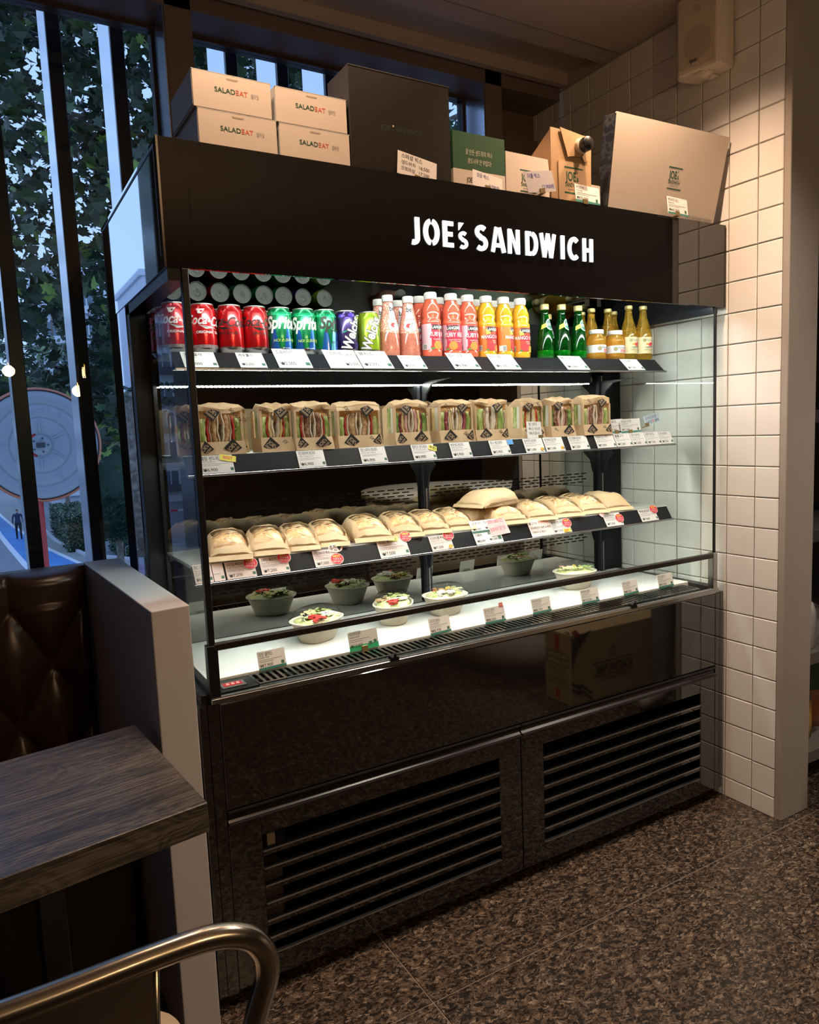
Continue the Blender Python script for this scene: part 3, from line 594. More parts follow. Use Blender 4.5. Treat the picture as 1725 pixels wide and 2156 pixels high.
gw = MB(); gw.add([on(.058 + .046 * math.cos(a * PI / 16), .085 + .052 * math.sin(a * PI / 16), .0022) for a in range(32)], [list(range(32))]); gw.build('woofer_cone', [mat('speaker_mesh_round', (.46, .38, .29), .8)], t)
gw = MB(); gw.add([on(.060 + .014 * math.cos(a * PI / 8), .185 + .014 * math.sin(a * PI / 8), .0022) for a in range(16)], [list(range(16))]); gw.build('tweeter', [mat('speaker_mesh_round', (.46, .38, .29), .8)], t)
lg = MB(); txt(lg, 'Apolo', 0, .012, on(.086, .030, .003), -D, (0, 0, 1), bold=.02, shear=.3, fit=.028); lg.build('badge', [INK], t)
bk_ = MB(); bk_.lathe([(.0001, -.014), (.018, -.013), (.022, -.006), (.022, 0)], 18, (-.045, -.005, 0)).box(-.08, -.0, -.014, .020, -.008, -.001, 0, .002).lathe([(.0001, -.024), (.009, -.022), (.011, -.013)], 14, (-.040, -.02, 0)); bk_.build('bracket', [SPK], t)
# ================================================================ DRINKS
def metalpaint(name, col, metal=.55, rough=.22): return mat(name, col, rough, metal, coat=.5)
RED = metalpaint('metallic_red', (.62, .010, .014)); DKRED = metalpaint('metallic_deep_red', (.56, .008, .012))
GRN = metalpaint('metallic_green', (.006, .24, .085)); CANBLUE = metalpaint('can_blue', (.02, .13, .50)); PURP = metalpaint('metallic_purple', (.035, .016, .11)); LIME = metalpaint('metallic_lime', (.40, .62, .03))
CANALU = mat('can_aluminium', (.80, .80, .78), .25, 1.)
PR_W = mat('white_can_print', (.85, .85, .83), .35); PR_B = mat('black_can_print', (.012, .012, .012), .3); LTGRN = metalpaint('bright_green', (.01, .50, .20)); CYAN = metalpaint('pale_cyan', (.18, .55, .72)); LIMEY = mat('lime_can_print', (.55, .68, .10), .4); VIO = metalpaint('bright_violet', (.10, .05, .55)); DKLIME = mat('leaf_line_print', (.10, .26, .02), .4); TAUPE = mat('taupe_can_print', (.35, .27, .25), .4)
_CL = {}
def can_mesh(R, top):
    z = .122
    return [(.001, .004), (R * .66, .003), (R * .78, 0), (R * .86, .003), (R * .97, .010), (R, .016), (R, z - .020), (R * .95, z - .013), (R * .83, z - .004)], [(R * .83, z - .0042), (R * .845, z - .001), (R * .82, z), (R * .79, z - .002), (R * .77, z - .006), (.0005, z - .0062)]
def lid_parts(R, parent):
    if R not in _CL:
        pr, lp = can_mesh(R, 0); a = MB().lathe(lp, 28); a.build('lid', LIDALU, parent); la = parent.children[-1]
        z = .122 - .0060; tb = MB(); ring = [(.0085 * math.cos(q * PI / 8), -.0005 + .0115 * math.sin(q * PI / 8) + .003, z + .0014) for q in range(16)]
        tb.tube(ring, .0013, 6, 0, True); tb.lathe([(.0025, 0), (.003, .0018), (.0005, .002)], 10, (0, 0, z)); hole = [(.0075 * math.cos(q * PI / 7), -.0135 + .0075 * math.sin(q * PI / 7), z + .0004) for q in range(14)]; tb.tube(hole, .0005, 4, 0, True)
        tb.box(-.005, .005, -.0015, .0015, z + .0008, z + .0020)
        tb.build('pull_tab', CANALU, parent); _CL[R] = [c for c in parent.children if c.name.split('.')[0] in ('lid', 'pull_tab')]
    else:
        for c in _CL[R]: d = c.copy(); COL.objects.link(d); d.parent = parent
def can(name, label, kind, loc, rz, group, R=.033):
    t = thing(name, label, 'can', loc, rz, group); pr, lp = can_mesh(R, 0); z = .122
    base = {'coke': RED, 'zero': DKRED, 'sprite': GRN, 'spritez': GRN, 'purple': PURP, 'lime': LIME}[kind]
    b = MB(); mis = [0, 0, 0, 0, 0] + [1, 1, 1]
    b.lathe(pr, 36, (0, 0, 0), 1, cap=False, mis=mis); b.build('body', [CANALU, base], t); lid_parts(R, t)
    l = MB(); Rc = lambda zz: R if zz < z - .020 else R * (1 - .05 * (zz - z + .020) / .007)
    if kind in ('coke', 'zero'):
        mi = 0 if kind == 'coke' else 1
        wraptxt(l, 'Coca', mi, .024, R, .070, s0=-.008, bold=.02, shear=.38, sx_=.82, align='r'); wraptxt(l, 'Cola', mi, .024, R, .066, s0=.002, bold=.02, shear=.38, sx_=.82, align='l'); wraptxt(l, '-', mi, .022, R, .070, s0=-.003, bold=.02)
        wrap(l, [(-.030, .068), (-.012, .061), (.006, .063), (.020, .058), (.006, .0605), (-.012, .058)], [(0, 1, 2, 3, 4, 5)], R, mi=mi)
        wraptxt(l, 'ORIGINAL TASTE' if kind == 'coke' else 'ZERO SUGAR', mi, .0062, R, .0475, bold=.02, sx_=1.1)
        if kind == 'coke':
            wrap(l, [(-.06, .012), (.06, .012), (.06, .0195), (-.06, .0195)], [(0, 1, 2, 3)], R, mi=2); wraptxt(l, '지반 이미지 일반음식점 입점', 1, .005, R, .0135, sx_=1., eps=.0009); wrap(l, [(-.034, .107), (-.012, .107), (-.022, .095), (-.030, .096)], [(0, 1, 2, 3)], R, mi=0, taper=Rc)
        else: wraptxt(l, '제로칼로리 음료', 1, .004, R, .015)
        l.build('lettering', [PR_W, PR_B, TAUPE], t)
    elif kind in ('sprite', 'spritez'):
        wrap(l, [(-.11, .1005), (.10, .1005), (.10, .1085), (-.11, .1085)], [(0, 1, 2, 3)], R, mi=0, taper=Rc)
        for s_ in (-.022, .016): wrap(l, [(s_ - .013, .012), (s_ + .013, .012), (s_ + .004, .064), (s_ - .004, .064)], [(0, 1, 2, 3)], R, mi=1)
        if kind == 'sprite':
            wraptxt(l, 'Sprite', 2, .032, R, .066, s0=-.002, bold=.035, shear=.25, sx_=.80, eps=.0009); wraptxt(l, 'NO! 스프라이트', 3, .007, R, .032, s0=.008, bold=.01, shear=.2, eps=.0009); wraptxt(l, '355 ml (NET)', 2, .003, R, .014, s0=.01, eps=.0009)
        else:
            wrap(l, [(-.010, .012), (.045, .012), (.045, .064), (-.002, .064)], [(0, 1, 2, 3)], R, mi=4, eps=.0005); wrap(l, [(.004, .012), (.03, .012), (.022, .060), (.010, .060)], [(0, 1, 2, 3)], R, mi=1, eps=.0008)
            wraptxt(l, 'Sprite', 5, .032, R, .070, s0=.004, bold=.035, shear=.25, sx_=.80, eps=.0011); wraptxt(l, 'ZERO SUGAR', 5, .006, R, .061, s0=.014, bold=.03, shear=.2, eps=.0011); wraptxt(l, 'NO! 스프', 5, .007, R, .030, s0=.012, eps=.0012)
        l.build('lettering', [LTGRN, CANBLUE, PR_W, LIMEY, CYAN, PR_B], t)
    else:
        sgn = kind == 'purple'
        if sgn:
            for a, b_, c in ((-.030, .106, .010), (.0, .108, .012), (.026, .104, .009), (-.014, .100, .006)): wrap(l, [(a + c * math.cos(q * PI / 5), b_ + c * .5 * math.sin(q * PI / 5)) for q in range(10)], [tuple(range(10))], R, mi=3, taper=Rc)
            for k in range(12): a = RND.uniform(.016, .045); b_ = RND.uniform(.02, .08); wrap(l, [(a + .006 * math.cos(q * PI / 4), b_ + .006 * math.sin(q * PI / 4)) for q in range(8)], [tuple(range(8))], R, mi=3, eps=.0003)
            wrap(l, [(-.031, .060), (-.02, .066), (-.012, .070), (-.018, .063)], [(0, 1, 2, 3)], R, mi=4)
        else:
            for a, b_ in ((.020, .045), (.026, .052), (.030, .040), (.022, .033), (.034, .048), (.028, .028), (.018, .095), (.026, .099), (.03, .09), (-.012, .104), (.004, .106)):
                n = 10; O = [(a + .0065 * math.cos(q * 2 * PI / n), b_ + .0065 * math.sin(q * 2 * PI / n)) for q in range(n)]; I_ = [(a + .0058 * math.cos(q * 2 * PI / n), b_ + .0058 * math.sin(q * 2 * PI / n)) for q in range(n)]
                wrap(l, O + I_, [(q, (q + 1) % n, n + (q + 1) % n, n + q) for q in range(n)], R, mi=4, taper=Rc)
            wraptxt(l, 'White Grape', 4, .004, R, .066, s0=.022)
            wrap(l, [(.010, .055), (.016, .060), (.024, .054), (.020, .062), (.015, .066)], [(0, 1, 2, 3, 4)], R, mi=4)
        wraptxt(l, "Welchs", 2 if not sgn else 2, .0285, R, .060, s0=-.003 if sgn else -.010, bold=.075, sx_=.80, rot=math.radians(68), eps=.0006); wraptxt(l, "Welchs", 0, .0285, R, .060, s0=-.003 if sgn else -.010, bold=.03, sx_=.80, rot=math.radians(68), eps=.0012)
        wraptxt(l, '355 ml (150 kcal)', 2, .003, R, .014)
        l.build('lettering', [PR_W, PR_W, PR_B, VIO, DKLIME if not sgn else LTGRN], t)
    return t
Z1 = 1.5465
row = [('coke', .0785, .30, 'red soda can with white script behind the left corner post'), ('coke', .149, .30, 'red soda can with white script, first right of the corner post'), ('zero', .2185, -.55, 'red soda can with black script between two other red cans'), ('zero', .285, .30, 'red soda can with black script beside the green cans'),
       ('sprite', .352, -.15, 'green soda can with white lettering beside the red cans'), ('sprite', .4205, -.15, 'green soda can with white lettering in the middle of three green cans'), ('spritez', .4825, .35, 'green soda can with black lettering beside the purple can'), ('purple', .5465, .15, 'purple grape soda can with slanted white lettering'), ('lime', .6185, .0, 'lime green grape soda can with slanted white lettering')]
kinds = {}
for nth, (k, x, rz, lb) in enumerate(row):
    R = .0315 if k in ('purple', 'lime') else .033
    c = can('soda_can', lb, k, (x, .2865, Z1), rz, 'soda cans on the top shelf', R); kinds[k] = c
    for y, lab in ((.3545, 'second'), (.4215, 'third'), (.4885, 'back')):
        nm = {'coke': 'red soda can with white script', 'zero': 'red soda can with black script', 'sprite': 'green soda can with white lettering', 'spritez': 'green soda can with black lettering', 'purple': 'purple grape soda can', 'lime': 'lime green grape soda can'}[k]
        dup(kinds[k], (x, y, Z1), rz + RND.uniform(-.8, .8), nm + ', %s row behind the %s can from window' % (lab, ('first', 'second', 'third', 'fourth', 'fifth', 'sixth', 'seventh', 'eighth', 'ninth')[nth]), 'soda cans in the rows behind')
# ---- bottles
CAPW = mat('white_bottle_cap', (.86, .84, .78), .4); CAPY = mat('pale_gold_cap', (.80, .66, .30), .3, .4); CLRP = clear('clear_bottle_wall', (.97, .97, .96), 1.5)
def liquid(name, col, rough=.08): return mat(name, col, rough, coat=.6)
PINKJ = liquid('ruby_grapefruit_juice', (.84, .15, .085)); MANGOJ = liquid('mango_juice', (.90, .45, .03)); LYCH = noisy('lychee_seed_drink', [(.38, (.50, .155, .10)), (.62, (.60, .215, .15))], 150, .08, coat=.6, detail=2)
GREENG = clear('green_bottle_glass', (.05, .52, .10), 1.5, diff=(.01, .20, .03), dfac=.16); APPLE = clear('golden_apple_juice', (.90, .66, .12), 1.4, diff=(.80, .55, .08), dfac=.20); AMBERJ = clear('amber_apple_juice', (.92, .58, .10), 1.4, diff=(.85, .50, .07), dfac=.32)
LBRED = mat('crimson_label', (.62, .02, .06), .35, coat=.4); LBPINK = mat('rose_label', (.80, .05, .22), .35, coat=.4); LBLIGHT = mat('blush_label', (.86, .55, .62), .35, coat=.4); LBORNG = mat('orange_label', (.80, .22, .03), .35, coat=.4); LBRO = mat('scarlet_label', (.70, .06, .03), .35, coat=.4)
FRUITO = mat('printed_orange_fruit', (.85, .30, .05), .4); FRUITY = mat('printed_yellow_fruit', (.90, .62, .08), .4); LEAFP = mat('printed_leaf', (.10, .30, .04), .4); FRUITR = mat('printed_red_fruit', (.72, .05, .06), .4)
def disc(l, s, z, r, R, mi, n=12, ry=None, eps=.0009, taper=None): wrap(l, [(s + r * math.cos(q * 2 * PI / n), z + (ry or r) * math.sin(q * 2 * PI / n)) for q in range(n)], [tuple(range(n))], R, mi=mi, eps=eps, taper=taper)
def rect(l, s0, s1, z0, z1, R, mi, eps=.0006, taper=None): wrap(l, [(s0, z0), (s1, z0), (s1, z1), (s0, z1)], [(0, 1, 2, 3)], R, mi=mi, eps=eps, taper=taper)
PROFJ = [(.024, 0), (.0295, .003), (.0305, .010), (.0305, .018), (.0298, .020), (.0298, .096), (.0305, .099), (.0305, .106), (.0270, .111), (.0265, .114), (.0285, .124), (.0275, .140), (.022, .156), (.0165, .166), (.0155, .170)]
def juice(label, kind, loc, rz, group):
    t = thing('juice_bottle', label, 'bottle', loc, rz, group); MB().lathe(PROFJ, 32).build('body', [PINKJ if kind == 'ruby' else MANGOJ], t)
    cpp = MB().lathe([(.0180, .168), (.0185, .170), (.0185, .186), (.0170, .189), (.0005, .1895)], 30); 
    for q in range(30): a = q * 2 * PI / 30; cpp.box(-.0006, .0006, .0183, .0190, .171, .186, 0, 0, Matrix.Rotation(a, 4, 'Z'))
    cpp.build('cap', [CAPW], t)
    R = .0298; lb = MB(); a0, a1 = (0, 1) if kind == 'ruby' else (3, 2)
    lb.lathe([(R + .0004, .0205), (R + .0004, .0955)], 40, cap=False, mi=0)
    rect(lb, -.06, -.020, .0205, .0955, R, 1, .0007); lb.build('label_sleeve', [LBRED, LBLIGHT] if kind == 'ruby' else [LBRO, LBORNG], t)
    l = MB(); rect(l, -.017, .020, .078, .0925, R, 0, .0010); wraptxt(l, 'LANGERS', 1, .0085, R, .081, s0=.0015, bold=.02, sx_=.80, eps=.0016); wraptxt(l, 'juice', 4, .005, R, .0765, s0=.004, shear=.3, eps=.0017)
    if kind == 'ruby':
        wrap(l, [(-.024, .054), (.036, .057), (.036, .074), (-.024, .071), (-.019, .063)], [(0, 1, 2, 3, 4)], R, mi=2, eps=.0010); wraptxt(l, 'RUBY RED', 1, .0125, R, .0595, s0=.006, bold=.012, sx_=.85, eps=.0016)
        wrap(l, [(-.030, .062), (-.018, .068), (-.024, .080), (-.030, .078)], [(0, 1, 2, 3)], R, mi=7, eps=.0012)
        for s_, z_, r_, m_ in ((.0, .033, .013, 4), (.018, .030, .012, 6), (-.014, .027, .009, 6), (.018, .030, .0095, 7), (.018, .030, .0082, 6)): disc(l, s_, z_, r_, R, m_, eps=.0010 + .00015 * r_ / .002)
    else:
        wrap(l, [(-.022, .053), (.036, .056), (.036, .072), (-.022, .069)], [(0, 1, 2, 3)], R, mi=2, eps=.0010); wraptxt(l, 'MANGO NECTAR', 1, .011, R, .058, s0=.008, bold=.012, sx_=.74, eps=.0016)
        wrap(l, [(-.020, .070), (-.006, .072), (-.012, .082), (-.022, .086)], [(0, 1, 2, 3)], R, mi=5, eps=.0013)
        for s_, z_, r_, m_ in ((-.006, .034, .013, 6), (.006, .032, .011, 6), (.018, .028, .011, 5), (.008, .025, .006, 5)): disc(l, s_, z_, r_, R, m_, eps=.0011 + .00015 * r_ / .002)
    wraptxt(l, 'Grapefruit Juice Cocktail' if kind == 'ruby' else 'Made with', 3, .004, R, .049, s0=.008, eps=.0013, sx_=.8); wraptxt(l, 'from Concentrate' if kind == 'ruby' else 'Alphonso Mangoes', 3, .004, R, .0435, s0=.008, eps=.0013, sx_=.8)
    disc(l, -.016, .024, .006, R, 8, ry=.003, eps=.0020)
    for q in range(7): rect(l, -.045 + q * .0016, -.0442 + q * .0016, .023, .036, R, 0, .0012)
    rect(l, -.058, -.034, .0215, .038, R, 1, .0009)
    l.build('lettering', [PR_B, PR_W, LBRED if kind == 'ruby' else LBRED, CAPW, FRUITO, FRUITY, FRUITR, LBLIGHT, LEAFP], t); return t
G = 'juice bottles on the top shelf'
j = juice('pink juice bottle in front, beside the lychee drinks', 'ruby', (.829, .288, Z1), .1, G); dup(j, (.9015, .288, Z1), -.45, 'pink juice bottle in the middle of three in front'); dup(j, (.9635, .290, Z1), .0, 'pink juice bottle in front, beside the yellow ones')
for x, lb in ((.829, 'pink juice bottle behind, half hidden next to lychee bottle'), (.899, 'pink juice bottle behind, only its cap showing between two'), (.966, 'pink juice bottle behind the one beside the yellow ones')): dup(j, (x + .001, .357, Z1), RND.uniform(-1, 1), lb)
j = juice('yellow mango juice bottle beside the pink bottles', 'mango', (1.0315, .288, Z1), .05, G); dup(j, (1.0995, .288, Z1), .75, 'yellow mango juice bottle turned to its barcode, middle of three'); dup(j, (1.168, .290, Z1), -.05, 'yellow mango juice bottle nearest the green glass bottles')
for x, lb in ((1.040, 'yellow mango juice bottle behind the first yellow one'), (1.110, 'yellow mango juice bottle behind, cap showing between two'), (1.180, 'yellow mango juice bottle behind the one by the green bottles')): dup(j, (x, .357, Z1), RND.uniform(-1, 1), lb)
# lychee basil-seed drinks
def lychee(label, loc, rz):
    t = thing('lychee_drink', label, 'bottle', loc, rz, 'lychee seed drinks on the top shelf')
    P = [(.026, 0), (.0305, .003), (.031, .010), (.0305, .062), (.0275, .082), (.0205, .112), (.0155, .140), (.0140, .152), (.0140, .156)]
    MB().lathe(P, 32).build('body', [LYCH], t); MB().lathe([(.0152, .154), (.0160, .156), (.0160, .170), (.0150, .173), (.0005, .1732)], 28).build('cap', [CAPW], t)
    tp = lambda z: [(q[0] + (r[0] - q[0]) * (z - q[1]) / (r[1] - q[1])) for q, r in zip(P, P[1:]) if q[1] <= z <= r[1]][0] if z < .156 else .0140
    lb = MB(); R = .026; rows = [.074, .085, .098, .112, .126, .140, .152]
    v = []; f = []; n = 36
    for z in rows:
        for q in range(n): a = 2 * PI * q / n; zz = z - (.010 * (1 - abs(((a + PI / 2 + PI) % (2 * PI)) - PI) / PI) if z == .074 else 0); r = tp(zz) + .0006; v.append((r * math.cos(a), r * math.sin(a), zz))
    for i in range(len(rows) - 1):
        for q in range(n): q2 = (q + 1) % n; f.append((i * n + q, i * n + q2, (i + 1) * n + q2, (i + 1) * n + q))
    lb.add(v, f, 0, None, True); lb.build('label_sleeve', [noisy('coral_dotted_label', [(.52, (.80, .26, .18)), (.60, (.84, .62, .52))], 240, .4, detail=0)], t)
    l = MB(); Rl = .022
    pts = [(0 + .0155 * math.cos(q * PI / 12), .086 + .016 * math.sin(q * PI / 12)) for q in range(12, 25)] + [(.0145, .100), (.011, .125), (.0085, .149), (-.0085, .149), (-.011, .125), (-.0145, .100)]
    fan = [(0, .110)] + pts; wrap(l, fan, [(0, i, i + 1) for i in range(1, len(fan) - 1)] + [(0, len(fan) - 1, 1)], Rl, mi=0, taper=tp, eps=.0010, mx=.004)
    wraptxt(l, 'be', 1, .0150, Rl, .127, bold=.012, taper=tp, eps=.0016); wraptxt(l, 'basil seed drink', 2, .0040, Rl, .1185, taper=tp, eps=.0016, sx_=.8); wraptxt(l, 'with', 2, .0040, Rl, .1125, taper=tp, eps=.0016); wraptxt(l, 'Lychee', 3, .0075, Rl, .1025, taper=tp, eps=.0016); wraptxt(l, 'flavor', 2, .0036, Rl, .0972, taper=tp, eps=.0016)
    disc(l, -.003, .0865, .0068, Rl, 3, taper=tp, eps=.0014); disc(l, .004, .0845, .0065, Rl, 0, taper=tp, eps=.0018); disc(l, .004, .0845, .0054, Rl, 4, taper=tp, eps=.0020); wrap(l, [(.002, .092), (.009, .095), (.006, .090)], [(0, 1, 2)], Rl, mi=5, taper=tp, eps=.0016)
    l.build('lettering', [PR_W, PR_B, TAUPE, FRUITR, LBLIGHT, LEAFP], t); return t
a = lychee('pink lychee drink bottle with paper cone label beside the lime can', (.683, .288, Z1), .2)
dup(a, (.7505, .288, Z1), -.35, 'pink lychee drink bottle beside the pink juices'); dup(a, (.690, .357, Z1), .0, 'pink lychee drink bottle in the second row, behind the lime can'); dup(a, (.756, .357, Z1), .1, 'pink lychee drink bottle behind the one beside the pink juices')
dup(a, (.87, .47, Z1), .1, 'pink lychee drink bottle at the back of the top shelf, seen in the slanted mirror')
# green sparkling water
def perrier(label, loc, rz):
    t = thing('water_bottle', label, 'bottle', loc, rz, 'green sparkling water bottles')
    P = [(.018, 0), (.0255, .002), (.0285, .010), (.0292, .028), (.0275, .060), (.0235, .090), (.0175, .115), (.0125, .140), (.0118, .158), (.0130, .160), (.0130, .164)]
    MB().lathe(P, 30).build('body', [GREENG], t); tp = lambda z: [(q[0] + (r[0] - q[0]) * (z - q[1]) / (r[1] - q[1])) for q, r in zip(P, P[1:]) if q[1] <= z <= r[1]][0]
    MB().lathe([(.001, .003), (.0268, .006), (.0276, .028), (.001, .0285)], 26).build('liquid_base', [mat('lit_green_water', (.02, .42, .08), .15)], t)
    MB().lathe([(.0138, .160), (.0145, .162), (.0145, .175), (.0135, .178), (.0005, .1782)], 26).build('cap', [CAPY], t)
    l = MB(); R = .019
    disc(l, .004, .112, .0165, R, 0, 18, .019, .0008, tp); disc(l, .004, .112, .0135, R, 1, 18, .016, .0012, tp); wrap(l, [(-.026, .096), (-.009, .104), (-.009, .118), (-.026, .110)], [(0, 1, 2, 3)], R, mi=2, taper=tp, eps=.0009)
    rect(l, -.010, .018, .108, .117, R, 0, .0016, tp); wraptxt(l, 'Perrier', 3, .0075, R, .1095, s0=.004, bold=.01, taper=tp, eps=.0021, sx_=.8); wraptxt(l, 'SOURCE', 0, .003, R, .121, s0=.004, taper=tp, eps=.0018)
    l.build('lettering', [PR_W, mat('sage_label', (.10, .30, .22), .4), YELLOW, GREENINK], t); return t
a = perrier('green sparkling water bottle, shortest showing, beside the mango juices', (1.279, .300, Z1), .1)
dup(a, (1.340, .286, Z1), .25, 'green sparkling water bottle, middle and nearest of three'); dup(a, (1.4165, .290, Z1), .2, 'green sparkling water bottle beside the apple juice jars')
dup(a, (1.44, .470, Z1), .0, 'green sparkling water bottle at the back, seen in the slanted mirror')
# apple juice: squat jars and tall bottles
def jar(label, loc, rz):
    t = thing('juice_jar', label, 'jar', loc, rz, 'squat apple juice jars')
    P = [(.024, 0), (.0335, .004), (.0350, .012), (.0330, .022), (.0330, .050), (.0350, .062), (.0320, .076), (.0235, .084), (.0225, .090)]
    MB().lathe(P, 30).build('body', [AMBERJ], t); MB().lathe([(.0245, .086), (.0252, .088), (.0252, .099), (.024, .1005), (.0005, .1006)], 28).build('cap', [CAPW], t)
    MB().lathe([(.0336, .0225), (.0336, .0485)], 36, cap=False).build('label_sleeve', [PR_W], t)
    l = MB(); R = .0336; disc(l, -.019, .036, .0075, R, 0, 14); disc(l, -.019, .036, .0055, R, 1, 14, eps=.0013); wraptxt(l, "Martinelli's", 2, .008, R, .036, s0=.008, shear=.25, eps=.001, sx_=.85); rect(l, -.004, .024, .0255, .033, R, 3, .001); wraptxt(l, 'Apple Juice', 4, .0048, R, .0272, s0=.010, bold=.02, eps=.0015)
    l.build('lettering', [GREYINK, mat('olive_seal', (.35, .30, .12), .5), INK, REDINK, PR_W], t); return t
a = jar('squat apple juice jar beside the green bottles', (1.4965, .288, Z1), .15); dup(a, (1.5860, .288, Z1), -.15, 'squat apple juice jar beside the tall apple juice bottles')
def tall(label, loc, rz):
    t = thing('apple_juice_bottle', label, 'bottle', loc, rz, 'tall apple juice bottles')
    P = [(.022, 0), (.0290, .003), (.0300, .010), (.0300, .076), (.0285, .092), (.0215, .122), (.0145, .146), (.0125, .160), (.0120, .178)]
    MB().lathe(P, 30).build('body', [APPLE], t); MB().lathe([(.0125, .176), (.0140, .178), (.0140, .186), (.012, .189), (.0005, .1895)], 24).build('cap', [CAPY], t)
    CR = mat('cream_label', (.84, .72, .42), .45); MB().lathe([(.0304, .022), (.0304, .079)], 36, cap=False).build('label_sleeve', [CR], t)
    l = MB(); R = .0304; disc(l, -.020, .068, .006, R, 0, 14); wraptxt(l, "Martinelli's", 1, .009, R, .064, s0=.006, shear=.25, eps=.001, sx_=.8); disc(l, .0, .053, .006, R, 2); disc(l, .008, .055, .007, R, 2); disc(l, -.010, .054, .006, R, 3, ry=.003)
    wrap(l, [(-.024, .044), (.024, .049), (.024, .044), (-.010, .041)], [(0, 1, 2, 3)], R, mi=1, eps=.0012); wraptxt(l, 'APPLE JUICE', 0, .0068, R, .0315, bold=.015, eps=.001, sx_=.85); wraptxt(l, '10 FL OZ (296 mL)', 0, .003, R, .025, eps=.001)
    l.build('lettering', [mat('olive_seal', (.35, .30, .12), .5), GREYINK, FRUITR, FRUITO], t); return t
a = tall('tall apple juice bottle in front, beside the squat jars', (1.6525, .287, Z1), .1); dup(a, (1.7135, .277, Z1), .0, 'tall apple juice bottle nearest the side glass')
for x, y, lb in ((1.560, .375, 'tall apple juice bottle behind the first squat jar'), (1.628, .362, 'tall apple juice bottle behind, between the two jars'), (1.697, .402, 'tall apple juice bottle behind the front tall pair')): dup(a, (x, y, Z1), RND.uniform(-1, 1), lb)
for x, y, lb in ((1.585, .45, 'nearer the green bottles'), (1.66, .48, 'nearer the side glass')): dup(a, (x, y, Z1), 0, 'tall apple juice bottle at the back of the top shelf, ' + lb)
# ================================================================ PRICE TICKETS IN THE SHELF STRIPS
TKM = [INK, GREYINK, PEN[3], REDINK, ORANGEINK, BLUEINK, mat('hot_yellow', (.95, .70, .10), .5), PR_W]
def ticket(sh, x0, w_, label, lines=(), h=None, card=None, up=0., lean=0., squares=1, name='price_ticket'):
    o, u, L, n = STRIPS[sh]; h = h or L * .94; t = thing(name, label, 'price tag', tuple(o + n * .0012 + u * (.002 + up)) if False else (x0, *(o + n * .0014 + u * (.0015 + up))[1:]), 0, 'price tags in the shelf strips')
    X = Vector((1, 0, 0)); F = Matrix(((1, 0, 0), (0, u.y, n.y), (0, u.z, n.z))).to_4x4(); F = F @ Matrix.Rotation(lean, 4, 'Z')
    m_ = MB().box(0, w_, 0, h, 0, .0008, 0, 0, F); m_.build('card', [card or CARD], t)
    l = MB(); xd = F @ Vector((1, 0, 0)); ud = F @ Vector((0, 1, 0)); at = lambda a, b: F @ Vector((a, b, .0012))
    for s_, mi, hh, a, b, ft in lines:
        if s_ == '#': quad(l, at(a * w_, b * h), xd, ud, ft * w_, hh * h, mi)
        else: txt(l, s_, mi, hh * h, at(a * w_, b * h), xd, ud, fit=ft * w_, bold=.008)
    if squares: quad(l, at(w_ - .20 * h, .12 * h), xd, ud, .16 * h, .16 * h, 2)
    if l.v: l.build('lettering', TKM, t)
    t['F'] = 0; return t, F, w_, h
def hot(T, a, b, r=.019):
    t, F, w_, h = T; m_ = MB(); at = lambda x, y, z: tuple(F @ Vector((x, y, z)))
    m_.add([at(a * w_ + r * 1.15 * math.cos(q * PI / 12), b * h + r * math.sin(q * PI / 12), .0022) for q in range(24)], [list(range(24))], 1); m_.add([at(a * w_ + r * 1.05 * math.cos(q * PI / 12), b * h + r * .9 * math.sin(q * PI / 12), .0025) for q in range(24)], [list(range(24))], 0)
    xd = F @ Vector((1, -.12, 0)); ud = F @ Vector((.12, 1, 0))
    txt(m_, 'HOT', 2, r * .42, at(a * w_, b * h + r * .25, .0028), xd, ud, 'c', bold=.03); txt(m_, '따뜻하게', 3, r * .28, at(a * w_, b * h - r * .20, .0028), xd, ud, 'c'); txt(m_, '데워드립니다', 3, r * .28, at(a * w_, b * h - r * .62, .0028), xd, ud, 'c', fit=r * 1.6)
    m_.build('hot_sticker', [mat('red_sticker', (.70, .02, .05), .4), mat('pale_sticker_rim', (.85, .6, .55), .5), TKM[6], PR_W], t)
def sticker(T, x, y, w2, h2, body, m1, ang=0., ink=INK, name='sticker', oval=False):
    t, F, w_, h = T; G = F @ Matrix.Translation((x * w_, y * h, .0022)) @ Matrix.Rotation(ang, 4, 'Z'); m_ = MB(); at = lambda a, b, c=0: tuple(G @ Vector((a, b, c)))
    if oval: m_.add([at(w2 / 2 * math.cos(q * PI / 12), h2 / 2 * math.sin(q * PI / 12)) for q in range(24)], [list(range(24))], 0)
    else: m_.add([at(-w2 / 2, -h2 / 2), at(w2 / 2, -h2 / 2), at(w2 / 2, h2 / 2), at(-w2 / 2, h2 / 2)], [(0, 1, 2, 3)], 0)
    if body: txt(m_, body, 1, h2 * .5, at(0, -h2 * .22, .0004), G.to_3x3() @ Vector((1, 0, 0)), G.to_3x3() @ Vector((0, 1, 0)), 'c', bold=.02, fit=w2 * .8)
    m_.build(name, [m1, ink], t)
def std(ko, en, pr): return [(ko, 0, .17, .06, .75, .62), (en, 1, .085, .06, .62, .55), ('#', 1, .02, .06, .52, .80), ('#', 1, .02, .06, .44, .55), (pr, 0, .17, .07, .12, .50)]
def drk(ko, en, pr): return [(ko, 0, .16, .08, .74, .55), (en, 1, .09, .08, .58, .35), (pr, 0, .17, .08, .14, .46)]
ticket(1, .075, .082, 'white price tag beside the left corner post, only zeros showing', drk('코카콜라', 'Coca Cola', '₩2,000'))
ticket(1, .212, .069, 'white price tag under the red cans with black script', drk('제로콜라', 'Zero Coke', '₩2,000'))
ticket(1, .313, .092, 'tall white price tag under the green cans', drk('스프라이트', 'Sprite', '₩2,000'), h=.078)
